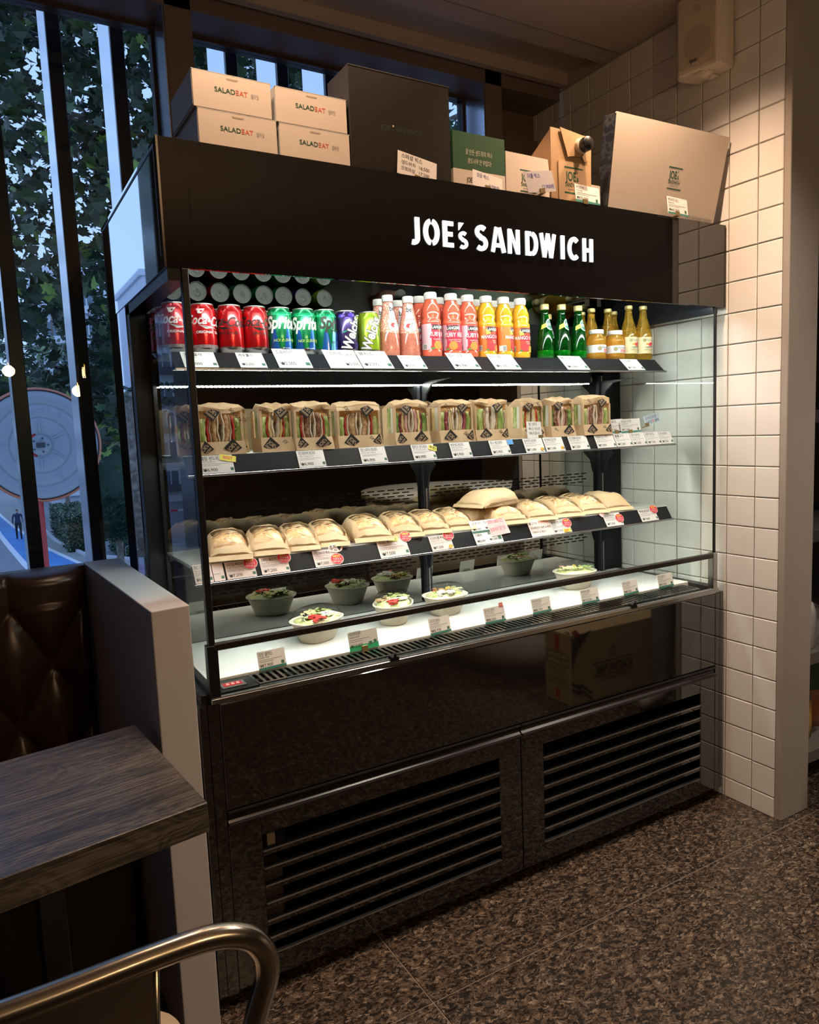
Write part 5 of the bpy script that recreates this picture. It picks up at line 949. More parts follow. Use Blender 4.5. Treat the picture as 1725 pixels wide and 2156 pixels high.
# ================================================================ SALAD BOWLS
LETB = noisy('mixed_salad_leaves', [(.30, (.20, .30, .05)), (.45, (.46, .52, .16)), (.58, (.74, .74, .46)), (.72, (.50, .30, .14))], 60, .45, .6, .004)
FIBRE = noisy('cream_fibre_bowl', [(.3, (.74, .68, .55)), (.7, (.78, .72, .59))], 60, .6, .15, .001); LID = clear('clear_dome_lid', (.97, .98, .97), 1.45, .02, bumps=.12, bscale=25)
def bowl(label, x, y, rz, mix, seed, sx_=.080, sy_=.060):
    r = random.Random(seed); t = thing('salad_bowl', label, 'bowl', (x, y, .7652), rz, 'salad bowls on the white deck'); n = 36
    def se(a, f, z, e=.78): c, s_ = math.cos(a), math.sin(a); return (math.copysign(abs(c) ** e, c) * sx_ * f, math.copysign(abs(s_) ** e, s_) * sy_ * f, z)
    rg = lambda f, z: [se(2 * PI * k / n, f, z) for k in range(n)]
    b = MB(); b.loft([rg(.02, 0), rg(.60, 0), rg(.66, .003), rg(.74, .018), rg(.86, .042), rg(.93, .056), rg(1.0, .058), rg(1.01, .0605), rg(.96, .0615), rg(.90, .058), rg(.82, .040), rg(.68, .012), rg(.02, .010)], 0, True); b.build('bowl', [FIBRE], t)
    l = MB(); l.loft([rg(1.015, .0615), rg(1.02, .064), rg(.93, .066), rg(.88, .076), rg(.80, .086), rg(.66, .0905), rg(.02, .0915)], 0, True, cap=False); l.tube([(-.012, 0, .0915), (.012, 0, .0915)], .0025, 6); l.build('dome_lid', [LID], t)
    base = MB(); base.loft([rg(.86, .050), rg(.80, .060), rg(.55, .066), rg(.02, .068)], 0, True); base.build('leaf_bed', [LETB], t)
    pl = {'tomato': (TOM, 22), 'egg': (EGG, 12), 'cheese': (mat('white_cheese', (.86, .84, .76), .5), 18), 'meat': (MEATB, 16), 'chicken': (CHICK, 14), 'leaf': (LETB, 26), 'dark_leaf': (LETD, 16), 'olive': (mat('black_olive', (.05, .03, .05), .3), 8), 'corn': (mat('sweetcorn', (.85, .60, .10), .4), 20), 'ham': (HAM, 10), 'sweet_potato': (noisy('sweet_potato_chips', [(.4, (.45, .20, .06)), (.6, (.66, .36, .12))], 90, .5), 22)}
    for nm, cx, cy, rad, sz in mix:
        m_, cnt = pl[nm]; g = MB()
        for q in range(cnt):
            a = r.uniform(0, 2 * PI); d = rad * math.sqrt(r.random()); px, py = cx * sx_ + d * math.cos(a), cy * sy_ + d * math.sin(a); s_ = sz * r.uniform(.7, 1.2)
            if (px / sx_ / .82) ** 2 + (py / sy_ / .82) ** 2 > 1: continue
            X = Matrix.Translation((px, py, .066 + r.uniform(0, .008))) @ Matrix.Rotation(r.uniform(0, 6), 4, 'Z') @ Matrix.Rotation(r.uniform(-.5, .5), 4, 'X')
            if 'leaf' in nm: g.add([(-s_, -s_ * .5, 0), (0, -s_ * .6, s_ * .3), (s_, -s_ * .3, 0), (s_ * .8, s_ * .5, s_ * .25), (0, s_ * .6, 0), (-s_ * .9, s_ * .5, s_ * .3)], [(0, 1, 4, 5), (1, 2, 3, 4)], 0, X, True)
            elif nm in ('olive', 'corn'): g.lathe([(.0005, -s_ * .5), (s_ * .45, -s_ * .2), (s_ * .45, s_ * .2), (.0005, s_ * .5)], 7, (0, 0, 0), 0, X)
            else: g.box(-s_, s_, -s_ * .6, s_ * .6, -s_ * .25, s_ * .25, 0, s_ * .12, X)
        if g.f: g.build(nm, [m_], t, stuff=True)
    return t
bowl('cream salad bowl with tomato and white cheese, nearest the corner post', .402, .265, .42, [('leaf', 0, 0, .05, .010), ('tomato', -.35, -.45, .018, .009), ('cheese', .25, -.30, .017, .008), ('olive', -.2, .35, .012, .006), ('egg', -.05, .5, .018, .007), ('leaf', .5, .2, .02, .010), ('ham', .1, .6, .01, .006)], 1)
bowl('cream salad bowl with orange and pale leaves beside the upright', .660, .290, .95, [('leaf', .2, -.1, .045, .010), ('tomato', -.55, -.1, .015, .008), ('cheese', .1, -.30, .02, .007), ('chicken', -.1, .45, .02, .007), ('olive', .25, .5, .01, .005), ('leaf', .45, -.35, .022, .009)], 2, .074, .060)
bowl('cream salad bowl with white cheese and orange crisps', .838, .280, .10, [('cheese', -.2, -.35, .028, .009), ('sweet_potato', 0, .25, .03, .006), ('leaf', .6, .1, .02, .008), ('olive', -.1, .6, .015, .005), ('corn', .5, .35, .014, .005)], 3, .072, .058)
bowl('cream salad bowl with ham and olives, farthest along the deck', 1.383, .290, -.10, [('leaf', -.3, -.2, .04, .009), ('ham', -.2, .4, .025, .008), ('corn', .3, .1, .025, .005), ('olive', .1, -.05, .015, .005), ('dark_leaf', .5, -.2, .02, .008)], 4, .076, .060)
# price cards standing at the front of the deck
DZ = .7605
for x, ko, en, pr, lb in ((.177, '치킨 샐러드', 'Chicken Salad', '₩7,900', 'white deck card of 7,900 beside the red thermometer'), (.673, '시저 치킨 샐러드', 'Caesar Chicken Salad', '₩8,700', 'white deck card of 8,700 under the third bowl'), (.862, '콜드포크 샐러드', 'Cold Pork Salad', '₩8,500', 'white deck card with a small red note on its corner'),
                          (1.040, '리코타치즈 샐러드', 'Ricotta Cheese Salad', '₩8,700', 'white deck card of 8,700 in the middle of the right half'), (1.240, '새우아보카도 샐러드', 'Shrimp Avocado Salad', '₩10,500', 'white deck card of 10,500 in front of the farthest bowl'), (1.425, '아보카도 콥 샐러드', 'Avocado Cobb Salad', '₩8,700', 'white deck card with orange clip, second from the right end'), (1.592, '연어 샐러드', 'Salmon Salad', '₩9,700', 'white deck card at the right end of the grille')):
    c_ = stand(x, DZ + .0015, .072, .046, -1, printed(ko, en, pr, .072, .046), lb, PEN, band=.006, y=.1035, rz=RND.uniform(-.06, .06), tilt=14, clip=None, name='deck_price_card')
    MB().box(.008, .064, .001, .026, -.0008, .0008, 0).box(.02, .05, .0008, .003, 0, .012).build('clear_foot', [clear('clear_acrylic', (.93, .96, .95), 1.5)], c_)
    if '콜드' in ko: m_ = MB(); m_.box(.055, .069, -.0022, -.0015, .042, .054, 0); txt(m_, '추천', 1, .006, (.056, -.0026, .045), fit=.011); m_.build('red_note', [mat('red_note', (.72, .12, .10), .5), PR_W], c_)
c_ = stand(.424, DZ + .0015, .086, .050, -1, printed('아보카도 부라타치즈 샐러드', 'Avocado Burrata Cheese Salad', '₩10,800', .070, .056) + [('#', 3, .009, .072, .012, .009, 'l')], 'wide deck card with bright green base under the second bowl', PEN, band=.014, y=.1035, tilt=14, clip=.5, name='deck_price_card', card=mat('grey_white_card', (.62, .61, .58), .5))
c_.children[0].data.materials[1] = mat('leaf_green_band', (.03, .40, .16), .5)
# ================================================================ BOOTH SIDE: partition, bench, table, chair
PART = noisy('off_white_partition', [(.3, (.50, .49, .50)), (.7, (.54, .53, .54))], 2, .45)
pt = thing('partition', 'off-white waist-high partition between the booth and the fridge', 'partition', (-.055, -.05, 0))
pm = MB(); pm.prism([(-.094, -.056), (-.013, -.045), (-.032, .736), (-.132, .735)], .0, .987, 'z'); pm.build('panel', [PART], pt, .0025, None, True)
LEATH = noisy('dark_brown_leather', [(.3, (.030, .014, .009)), (.7, (.045, .022, .014))], 40, .28, .12, .0008, spec=.6)
bo = thing('booth_bench', 'dark brown buttoned leather booth bench by the window', 'bench', (-.85, .5, 0))
xb0, xb1, zb0, zb1 = -1.75, -.1335, .43, .985; NX, NZ = 190, 66; g = []; 
def puff(x, z):
    u = (x + .337) / .095; v = (z - .887) / .172; a, b = (u + v) / 2, (u - v) / 2
    if z > .887: b = a = u / 2; q = abs(math.sin(PI * u / 2)) ** .5; top = min(1, (zb1 - z) / .03); return .05 * (.35 + .65 * q) * max(0, top) ** .5
    q = (abs(math.sin(PI * a)) * abs(math.sin(PI * b))) ** .42; return .018 + .040 * q
for j in range(NZ + 1):
    z = zb0 + (zb1 - zb0) * j / NZ
    for i in range(NX + 1): x = xb0 + (xb1 - xb0) * i / NX; e = min(1, (xb1 - x) / .02); g.append((x, .690 - puff(x, z) * max(0, e) ** .5, z))
bb = MB(); W1 = NX + 1; bb.add(g, [(j * W1 + i, j * W1 + i + 1, (j + 1) * W1 + i + 1, (j + 1) * W1 + i) for j in range(NZ) for i in range(NX)], 0, None, True); bb.box(xb0, xb1, .690, .735, .10, .985)
bb.build('backrest', [LEATH], bo, 0, None, True)
for r in range(-3, 1):
    for c in range(-17, 3):
        if (r + c) % 2: continue
        x = -.337 + .095 * c; z = .887 + .172 * r
        if xb0 < x < xb1 - .01 and zb0 < z < zb1: MB().lathe([(.008, 0), (.0075, .003), (.004, .005), (.0003, .0055)], 12, (0, 0, 0), 0, Matrix.Translation((x, .676, z)) @ Matrix.Rotation(PI / 2, 4, 'X')).build('button', [LEATH], bo, 0, None, True)
MB().box(xb0, xb1, .20, .688, .30, .46, 0, .03).build('seat', [LEATH], bo, 0, None, True); MB().box(xb0, xb1, .24, .66, 0, .30).build('plinth', [mat('espresso_wood', (.018, .012, .009), .5)], bo, 0, None, True)
# table: thick dark-stained oak slab on a flat black frame
def oak(name, a, b, c, rough, rz):
    m = mat(name, rough=rough, spec=.6); t, s_ = nodes(m); v = coords(t, (1, 1, 1), 'Object', (0, 0, rz))
    mp = t.nodes.new('ShaderNodeMapping'); mp.inputs['Scale'].default_value = (2.2, 30, 30); t.links.new(v, mp.inputs[0]); n1 = tex(t, 'Noise', mp.outputs[0], Scale=1, Detail=5, Roughness=.6, Distortion=.5)
    m2 = t.nodes.new('ShaderNodeMapping'); m2.inputs['Scale'].default_value = (7, 360, 360); t.links.new(v, m2.inputs[0]); n2 = tex(t, 'Noise', m2.outputs[0], Scale=1, Detail=4, Roughness=.7)
    m3 = t.nodes.new('ShaderNodeMapping'); m3.inputs['Scale'].default_value = (3.0, 11, 11); t.links.new(v, m3.inputs[0]); n3 = tex(t, 'Noise', m3.outputs[0], Scale=1, Detail=2, Distortion=1.2)
    sn = t.nodes.new('ShaderNodeMath'); sn.operation = 'SINE'; k_ = t.nodes.new('ShaderNodeMath'); k_.operation = 'MULTIPLY'; k_.inputs[1].default_value = 95.; t.links.new(n3.outputs[0], k_.inputs[0]); t.links.new(k_.outputs[0], sn.inputs[0])
    a1 = t.nodes.new('ShaderNodeMath'); a1.operation = 'MULTIPLY_ADD'; a1.inputs[1].default_value = .055; t.links.new(sn.outputs[0], a1.inputs[0]); t.links.new(n2.outputs[0], a1.inputs[2])
    mul = t.nodes.new('ShaderNodeMath'); mul.operation = 'MULTIPLY_ADD'; mul.inputs[1].default_value = .45; t.links.new(n1.outputs[0], mul.inputs[0]); t.links.new(a1.outputs[0], mul.inputs[2])
    t.links.new(ramp(t, mul.outputs[0], [(.52, a), (.68, b), (.88, c)]), s_.inputs['Base Color']); bump(t, s_, mul.outputs[0], .25, .0012); return m
OAK = oak('dark_stained_oak', (.012, .011, .010), (.052, .046, .042), (.15, .13, .11), .32, -.15)
tb = thing('booth_table', 'dark-stained oak booth table with a thick square edge', 'table', (-.55, -.25, 0))
Lv = Vector((-.9885, -.151)); RF, RB = Vector((-.087, -.392)), Vector((-.1275, .048)); LF, LB = RF + Lv * 1.02, RB + Lv * .97
MB().prism([tuple(RF), tuple(RB), tuple(LB), tuple(LF)], .668, .72, 'z').build('tabletop', [OAK], tb, .0015, None, True)
FRM = mat('black_table_frame', (.012, .012, .012), .45)
for u in (.225, .86):
    a = RB.lerp(RF, .45) + Lv * u; lg = MB(); lg.box(-.022, .022, -.022, .022, .012, .668, 0, .002, Matrix.Translation((a.x, a.y, 0)) @ Matrix.Rotation(.152, 4, 'Z')); lg.build('leg', [FRM], tb, 0, None, True)
    ft = MB(); ft.box(-.03, .03, -.20, .20, 0, .014, 0, .003, Matrix.Translation((a.x, a.y, 0)) @ Matrix.Rotation(.152, 4, 'Z')); ft.build('foot', [FRM], tb, 0, None, True)
# steel tube cafe chair
GUN = mat('brushed_gunmetal', (.40, .37, .33), .22, 1.0)
ch = thing('metal_chair', 'grey steel tube cafe chair with a beige seat in the corner', 'chair', (-.36, -.66, 0))
def smooth(P, n=6):
    out = []
    for i in range(len(P) - 1):
        p0, p1, p2, p3 = (Vector(P[max(i - 1, 0)]), Vector(P[i]), Vector(P[i + 1]), Vector(P[min(i + 2, len(P) - 1)]))
        for k in range(n): t = k / n; out.append(tuple(.5 * ((2 * p1) + (p2 - p0) * t + (2 * p0 - 5 * p1 + 4 * p2 - p3) * t * t + (3 * p1 - p0 - 3 * p2 + p3) * t ** 3)))
    return out + [tuple(P[-1])]
half = [(-.36, -.845, .800), (-.26, -.845, .801), (-.20, -.845, .798), (-.162, -.846, .784), (-.143, -.846, .758), (-.141, -.845, .728), (-.153, -.842, .69), (-.180, -.836, .60), (-.185, -.832, .50)]
full = [(-.72 - x, y, z) for x, y, z in half[:0:-1]] + half
MB().tube(smooth(full), .0135, 16).build('back_frame', [GUN], ch, 0, None, True)
sp = MB(); sp.add([(-.257, -.843, .790), (-.463, -.843, .790), (-.446, -.832, .47), (-.274, -.832, .47), (-.257, -.840, .790), (-.463, -.840, .790), (-.446, -.829, .47), (-.274, -.829, .47)], [(0, 1, 2, 3), (7, 6, 5, 4), (0, 3, 7, 4), (1, 5, 6, 2)], 0); sp.tube([(-.258, -.8415, .792), (-.276, -.831, .47)], .004, 8).tube([(-.462, -.8415, .792), (-.444, -.831, .47)], .004, 8)
sp.build('back_splat', [GUN], ch, 0, None, True)
def rrect(x0, x1, y0, y1, r, z, n=6): return [(cx + r * math.cos(a0 + PI / 2 * k / n), cy_ + r * math.sin(a0 + PI / 2 * k / n), z) for cx, cy_, a0 in ((x1 - r, y1 - r, 0), (x0 + r, y1 - r, PI / 2), (x0 + r, y0 + r, PI), (x1 - r, y0 + r, 1.5 * PI)) for k in range(n + 1)]
MB().loft([rrect(-.535, -.185, -.835, -.465, .06, .425), rrect(-.54, -.18, -.84, -.46, .06, .44), rrect(-.535, -.185, -.835, -.465, .06, .452), rrect(-.50, -.22, -.80, -.50, .05, .455)], 0, True).build('seat', [noisy('beige_wood_seat', [(.3, (.50, .40, .30)), (.7, (.58, .47, .36))], 9, .4)], ch, 0, None, True)
for a, b in (((-.19, -.825, .44), (-.145, -.885, .008)), ((-.53, -.825, .44), (-.575, -.885, .008)), ((-.20, -.48, .43), (-.155, -.435, .008)), ((-.52, -.48, .43), (-.565, -.435, .008))):
    q = MB(); q.tube([a, b], [.013, .010], 12); q.build('leg', [GUN], ch, 0, None, True); MB().lathe([(.012, 0), (.012, .012), (.009, .018)], 10, (b[0], b[1], 0)).build('foot_cap', [BLACK], ch, 0, None, True)
# ================================================================ THINGS THAT STAND IN THE ROOM AND SHOW IN THE GLOSS PANELS
cx0, cx1, cy0, cy1, cz = 1.945, 2.54, -1.115, -.930, .345
bx = thing('coffee_carton', 'tan printed delivery carton on the floor, mirrored in the black panel', 'box', ((cx0 + cx1) / 2, (cy0 + cy1) / 2, 0))
BXM = noisy('tan_corrugated_board', [(.3, (.44, .33, .17)), (.7, (.50, .38, .20))], 5, .7)
MB().box(cx0, cx1, cy0, cy1, .001, cz, 0, .002).build('body', [BXM], bx, 0, None, True)
fp_ = MB(); fp_.add([(cx0, cy1, cz), (cx1, cy1, cz), (cx1, cy1 - .06, cz + .05), (cx0, cy1 - .06, cz + .05)], [(0, 1, 2, 3)]); fp_.add([(cx0, cy0, cz), (cx1, cy0, cz), (cx1, cy0 - .05, cz + .06), (cx0, cy0 - .05, cz + .06)], [(0, 1, 2, 3)]); fp_.build('flap', [BXM], bx, 0, None, True)
rt = MB()
for z0, z1 in ((.255, .335), (.02, .065)): rt.add([(cx0 - .0012, -1.04, z0), (cx0 - .0012, -1.01, z0), (cx0 - .0012, -1.01, z1), (cx0 - .0012, -1.04, z1)], [(0, 1, 2, 3)])
rt.add([(cx0, cy1 + .0012, .36), (cx0 + .06, cy1 + .0012, .30), (cx0 + .10, cy1 + .0012, .30), (cx0 + .03, cy1 + .0012, .37)], [(0, 1, 2, 3)]); rt.build('red_tape', [mat('red_printed_tape', (.55, .04, .04), .4)], bx, 0, None, True)
l = MB(); Y = cy1 + .0015; XD, UD = (-1, 0, 0), (0, 0, 1); fx = lambda u: cx0 + u   # lettering faces the fridge
st = [(fx(.27) + .036 * (1 if q % 2 == 0 else .42) * math.sin(q * PI / 5), Y, .225 + .036 * (1 if q % 2 == 0 else .42) * math.cos(q * PI / 5)) for q in range(10)]; si = [(fx(.27) + .72 * (p[0] - fx(.27)), Y, .225 + .72 * (p[2] - .225)) for p in st]
l.add(st + si, [(q, (q + 1) % 10, 10 + (q + 1) % 10, 10 + q) for q in range(10)], 0)
txt(l, 'ROASTING PARK', 0, .042, (fx(.40), Y, .125), XD, UD, bold=.03, fit=.25); txt(l, 'COFFEECOMPANY', 0, .018, (fx(.40), Y, .085), XD, UD, fit=.25)
for z in (.178, .112): l.add([(fx(.14), Y, z), (fx(.40), Y, z), (fx(.40), Y, z + .005), (fx(.14), Y, z + .005)], [(0, 1, 2, 3)], 0)
for q in range(8): a = .012 + q * .0125; l.add([(fx(.0), Y, .345 - q * .020), (fx(.0), Y, .337 - q * .020), (fx(.0) + .16 - q * .018, Y, .345 - 0 * q), (fx(.0) + .168 - q * .018, Y, .345)], [(0, 1, 2, 3)], 0) if q else None
for q in range(8): u = .008 + q * .016; l.add([(fx(0.002), Y, .32 - q * .021), (fx(.002), Y, .312 - q * .021), (fx(.125 - q * .012), Y, .345 - q * .010 + .0), (fx(.125 - q * .012), Y, .353 - q * .010)], [(0, 1, 2, 3)], 0)
for q in range(4): zz = .12 - q * .028; l.add([(fx(.0), Y, zz), (fx(.05), Y, zz - .035), (fx(.07), Y, zz - .025), (fx(.13), Y, zz - .075), (fx(.13), Y, zz - .087), (fx(.068), Y, zz - .037), (fx(.048), Y, zz - .047), (fx(.0), Y, zz - .014)], [(0, 1, 2, 7), (2, 3, 4, 5), (2, 5, 6, 7)], 0) if zz > .09 else None
X_ = cx0 - .0015
for z0, z1, y0, y1 in ((.215, .218, -1.10, -.95), (.185, .188, -1.10, -.95), (.245, .248, -1.10, -.95)): l.add([(X_, y0, z0), (X_, y1, z0), (X_, y1, z1), (X_, y0, z1)], [(0, 1, 2, 3)], 0)
for y in (-1.10, -.953, -1.0): l.add([(X_, y, .185), (X_, y + .003, .185), (X_, y + .003, .248), (X_, y, .248)], [(0, 1, 2, 3)], 0)
for q, s_ in enumerate(('(주) 로스팅파크 커피 컴퍼니', '(주) 로스팅파크', '서울특별시 커피 원두 식품', '보관 및 취급시 주의')): txt(l, s_, 0, .012, (X_, -.955, .155 - q * .024), (0, -1, 0), UD, fit=.13)
l.build('lettering', [mat('dark_carton_print', (.03, .03, .022), .7)], bx, 0, None, True)
ct = thing('round_counter', 'white rounded counter with a shadow groove, mirrored in the black panel', 'counter', (2.47, -1.775, 0))
MB().lathe([(.56, .0), (.60, .001), (.60, .24), (.585, .245), (.585, .26), (.61, .265), (.61, .88), (.001, .88)], 64, (0, 0, 0)).build('drum', [PAINT], ct); MB().lathe([(.64, .88), (.64, .92), (.001, .92)], 64).build('top', [WHITE], ct)
# ---- storage rack behind the pillar
rk = thing('storage_rack', 'dark storage rack in the recess beyond the tiled wall', 'rack', (2.45, .15, 0)); RKM = mat('grey_rack_board', (.20, .19, .18), .5); RKD = mat('dark_rack_post', (.03, .03, .035), .5)
for z in (.0625, .433, .88, 1.30, 1.72): MB().box(1.99, 2.95, -.10, .42, z, z + .045, 0, .002).build('shelf', [RKM if z < .8 else RKD], rk, 0, None, True)
for x, y in ((2.92, -.09), (2.92, .40), (2.0, .40)): MB().box(x, x + .03, y, y + .02, 0, 1.9).build('post', [RKD], rk, 0, None, True)
MB().box(1.99, 2.95, .425, .44, 0, 1.9).build('back_panel', [RKD], rk, 0, None, True)
sb = thing('spray_bottle', 'white spray bottle with red collar on the storage rack', 'bottle', (2.20, -.02, .478))
MB().lathe([(.05, 0), (.056, .01), (.056, .13), (.045, .165), (.020, .185), (.018, .20)], 24).build('body', [mat('milky_plastic', (.66, .66, .66), .3)], sb); MB().lathe([(.026, .195), (.027, .20), (.027, .218), (.022, .22)], 20).build('collar', [mat('red_collar', (.55, .03, .04), .4)], sb)
sh = MB(); sh.prism([(.03, .220), (-.018, .220), (-.022, .262), (-.06, .262), (-.062, .278), (-.01, .288), (.03, .270)], -.012, .012, 'y'); sh.prism([(-.022, .262), (-.032, .262), (-.045, .225), (-.038, .222)], -.005, .005, 'y'); sh.build('trigger_head', [mat('cream_trigger', (.60, .52, .42), .4)], sb)
wp = MB(); wp.loft([[(.066 * (1 + .06 * math.sin(k * 3 + z * 40)) * math.cos(k * PI / 10), .066 * (1 + .06 * math.sin(k * 4 + z * 31)) * math.sin(k * PI / 10), z) for k in range(20)] for z in (.002, .04, .08, .12, .155)], 0, True, cap=False); wp.build('clear_wrap', [clear('crumpled_wrap', (.93, .93, .95), 1.5, .05, diff=(.7, .7, .72), dfac=.15, bumps=.9, bscale=40)], sb)
for (x, y, rz, m1, m2, nm, lb) in ((2.20, .0, .2, (.62, .40, .06), (.03, .12, .06), 'coffee_bag', 'yellow and green bag on the lowest rack shelf'), (2.42, .05, -.3, (.30, .12, .05), (.05, .10, .06), 'coffee_bag', 'brown bag behind the yellow one on the lowest rack shelf')):
    cbg = thing(nm, lb, 'bag', (x, y, .109), rz); r_ = [[(.09 * s * math.copysign(abs(math.cos(k * PI / 8)) ** .6, math.cos(k * PI / 8)), .05 * s * math.copysign(abs(math.sin(k * PI / 8)) ** .6, math.sin(k * PI / 8)) * (1 if z < .2 else .5), z) for k in range(16)] for s, z in ((.92, 0), (1.05, .04), (1.0, .15), (.95, .22), (.92, .30))]
    q = MB(); q.loft(r_[:3], 0, True); q.build('body', [mat(nm + '_a%d' % int(x * 100), m1, .45)], cbg); q = MB(); q.loft([[(a * 1.003, b * 1.003, c) for a, b, c in k] for k in r_[2:]], 0, True); q.build('upper_panel', [mat(nm + '_b%d' % int(x * 100), m2, .45)], cbg)
# ---- ceiling lamps: the heads of the downlights, and bare-bulb pendants over the room
HOTL = mat('lamp_lens', (1, .9, .7), .4, emit=(1.0, .72, .42), es=18.); BRASS = mat('brass_socket', (.45, .30, .12), .3, 1.)
for i_, (x, y) in enumerate(((.107, -.10), (.229, -.10), (.66, -.10), (1.18, -.12), (1.43, -.11))):
    t = thing('spot_lamp', 'small round ceiling spot lamp ' + ('above the salad boxes, nearest the window', 'above the salad boxes, second from the window', 'above the black carton', 'above the kraft coffee carrier', 'above the bakery box')[i_], 'lamp', (x, y, 2.57), 0, 'ceiling spots above the fridge')
    MB().lathe([(.046, .006), (.050, .0), (.050, .030), (.016, .045), (.012, .105), (.0005, .106)], 24).build('housing', [mat('white_lamp_housing', (.6, .56, .5), .4)], t); MB().lathe([(.0005, .010), (.034, .010)], 24, cap=False).build('lens', [HOTL], t)
for x, y, z, wh in ((.371, -2.50, 1.89, 'in the middle of the upper three'), (-.126, -2.50, 1.90, 'at the left of the upper three'), (.735, -2.50, 1.90, 'nearest the fridge'), (.304, -2.42, 1.752, 'hanging lowest')):
    t = thing('pendant_lamp', 'bare filament bulb pendant mirrored in the window, ' + wh, 'lamp', (x, y, z), 0, 'filament pendants mirrored in the window')
    MB().lathe([(.0005, -.065), (.022, -.055), (.030, -.03), (.024, 0), (.014, .025)], 20, cap=False).build('bulb', [clear('bulb_glass', (1, .95, .85), 1.5)], t); MB().tube([(0, 0, .02), (.004, 0, -.005), (-.004, 0, -.03), (0, 0, -.05)], .0035, 6).build('filament', [mat('filament', (1, .6, .2), .4, emit=(1., .55, .18), es=60.)], t)
    MB().lathe([(.016, .02), (.016, .06), (.005, .065)], 16).tube([(0, 0, .06), (0, 0, 2.675 - z)], .003, 6).build('cord', [BRASS], t)
# ================================================================ OUTSIDE, one floor below
GZ = -3.96
ASPH = noisy('grey_asphalt', [(.3, (.20, .21, .23)), (.7, (.26, .27, .29))], 3, .85)
gd = MB().box(-70, 90, 3, 130, GZ - .3, GZ).build('ground', ASPH); tag(gd, kind='structure')
def strip(name, L, R, mt, z=.012):
    m_ = MB(); n = len(L); v = [(x, y, GZ + z) for x, y in L] + [(x, y, GZ + z) for x, y in R] + [(x, y, GZ) for x, y in L] + [(x, y, GZ) for x, y in R]
    F = [(i, n + i, n + i + 1, i + 1) for i in range(n - 1)] + [(2 * n + i, i, i + 1, 2 * n + i + 1) for i in range(n - 1)] + [(n + i, 3 * n + i, 3 * n + i + 1, n + i + 1) for i in range(n - 1)]
    m_.add(v, F); return m_.build(name, mt, gd)
LL = [(-.2, 75), (.366, 48.9), (.652, 42.5), (1.043, 34.8), (1.45, 29.5), (2.2, 22)]; LR = [(-.3, 90), (.701, 62.8), (1.212, 53.2), (2.177, 40.3), (2.978, 34.1), (3.9, 28)]
off = lambda P, d: [(x + d, y) for x, y in P]
strip('blue_lane', LL, LR, noisy('worn_blue_paint', [(.35, (.05, .20, .50)), (.65, (.08, .27, .60))], 2, .7, stretch=(3, .3, 1))); WP = mat('white_road_paint', (.72, .74, .78), .7)
strip('lane_line', off(LL, -.16), off(LL, .10), WP, .016); strip('lane_line', off(LR, -.08), off(LR, .14), WP, .016)
KB = [(2.70, 62), (2.767, 49.3), (2.934, 42.4), (3.634, 35.3), (4.358, 34.0), (5.6, 31.6), (9, 30)]
PAV = noisy('grey_paving', [(.4, (.26, .27, .25)), (.6, (.32, .33, .31))], 6, .8)
strip('footpath', off(LR, .14), [(2.55, 90), (2.6, 62.8), (2.75, 50), (3.45, 36), (4.3, 33.6), (9, 28)], PAV, .03)
strip('kerb_stone', off(KB, -.14), KB, mat('pale_kerb', (.55, .56, .60), .7), .16)
strip('brick_paving', [(-4.2, 31), (-4.4, 27), (-4.6, 20)], [(-9, 31), (-9.5, 27), (-10, 20)], noisy('mauve_brick', [(.4, (.22, .14, .20)), (.6, (.28, .18, .25))], 9, .8), .02)
for a, b in (((-8.4, 36), (-5.6, 37.5)), ((-9.2, 43), (-6.9, 49))): strip('road_marking', [a, b], [(a[0] + .25, a[1]), (b[0] + .25, b[1])], WP, .02)
# leaves
LEAFM = [noisy('plane_leaf_%s' % n_, [(.3, a), (.7, b)], 1.5, .5, coat=.15) for n_, a, b in (('dark', (.016, .034, .018), (.032, .060, .026)), ('mid', (.035, .065, .026), (.062, .11, .036)), ('bright', (.16, .28, .045), (.24, .36, .07)))]
BARK = noisy('mottled_bark', [(.35, (.10, .075, .055)), (.5, (.20, .16, .12)), (.65, (.34, .30, .24))], 5, .85)
LEAF2 = [(0, -.5), (.10, -.30), (.42, -.30), (.30, -.08), (.50, .12), (.24, .16), (.16, .32), (0, .52), (-.16, .32), (-.24, .16), (-.50, .12), (-.30, -.08), (-.42, -.30), (-.10, -.30)]
def leaf_at(m_, p, s_, r, up=.7, poly=LEAF2, mi=0):
    n_ = Vector((r.gauss(0, 1), r.gauss(0, 1), r.gauss(0, 1) + up * 2)).normalized(); q = n_.to_track_quat('Z', 'Y') @ Matrix.Rotation(r.uniform(0, 6.28), 3, 'Z').to_quaternion()
    m_.add([tuple(q @ Vector((a * s_, b * s_, abs(a) * s_ * .28)) + Vector(p)) for a, b in poly], [list(range(len(poly)))], mi)
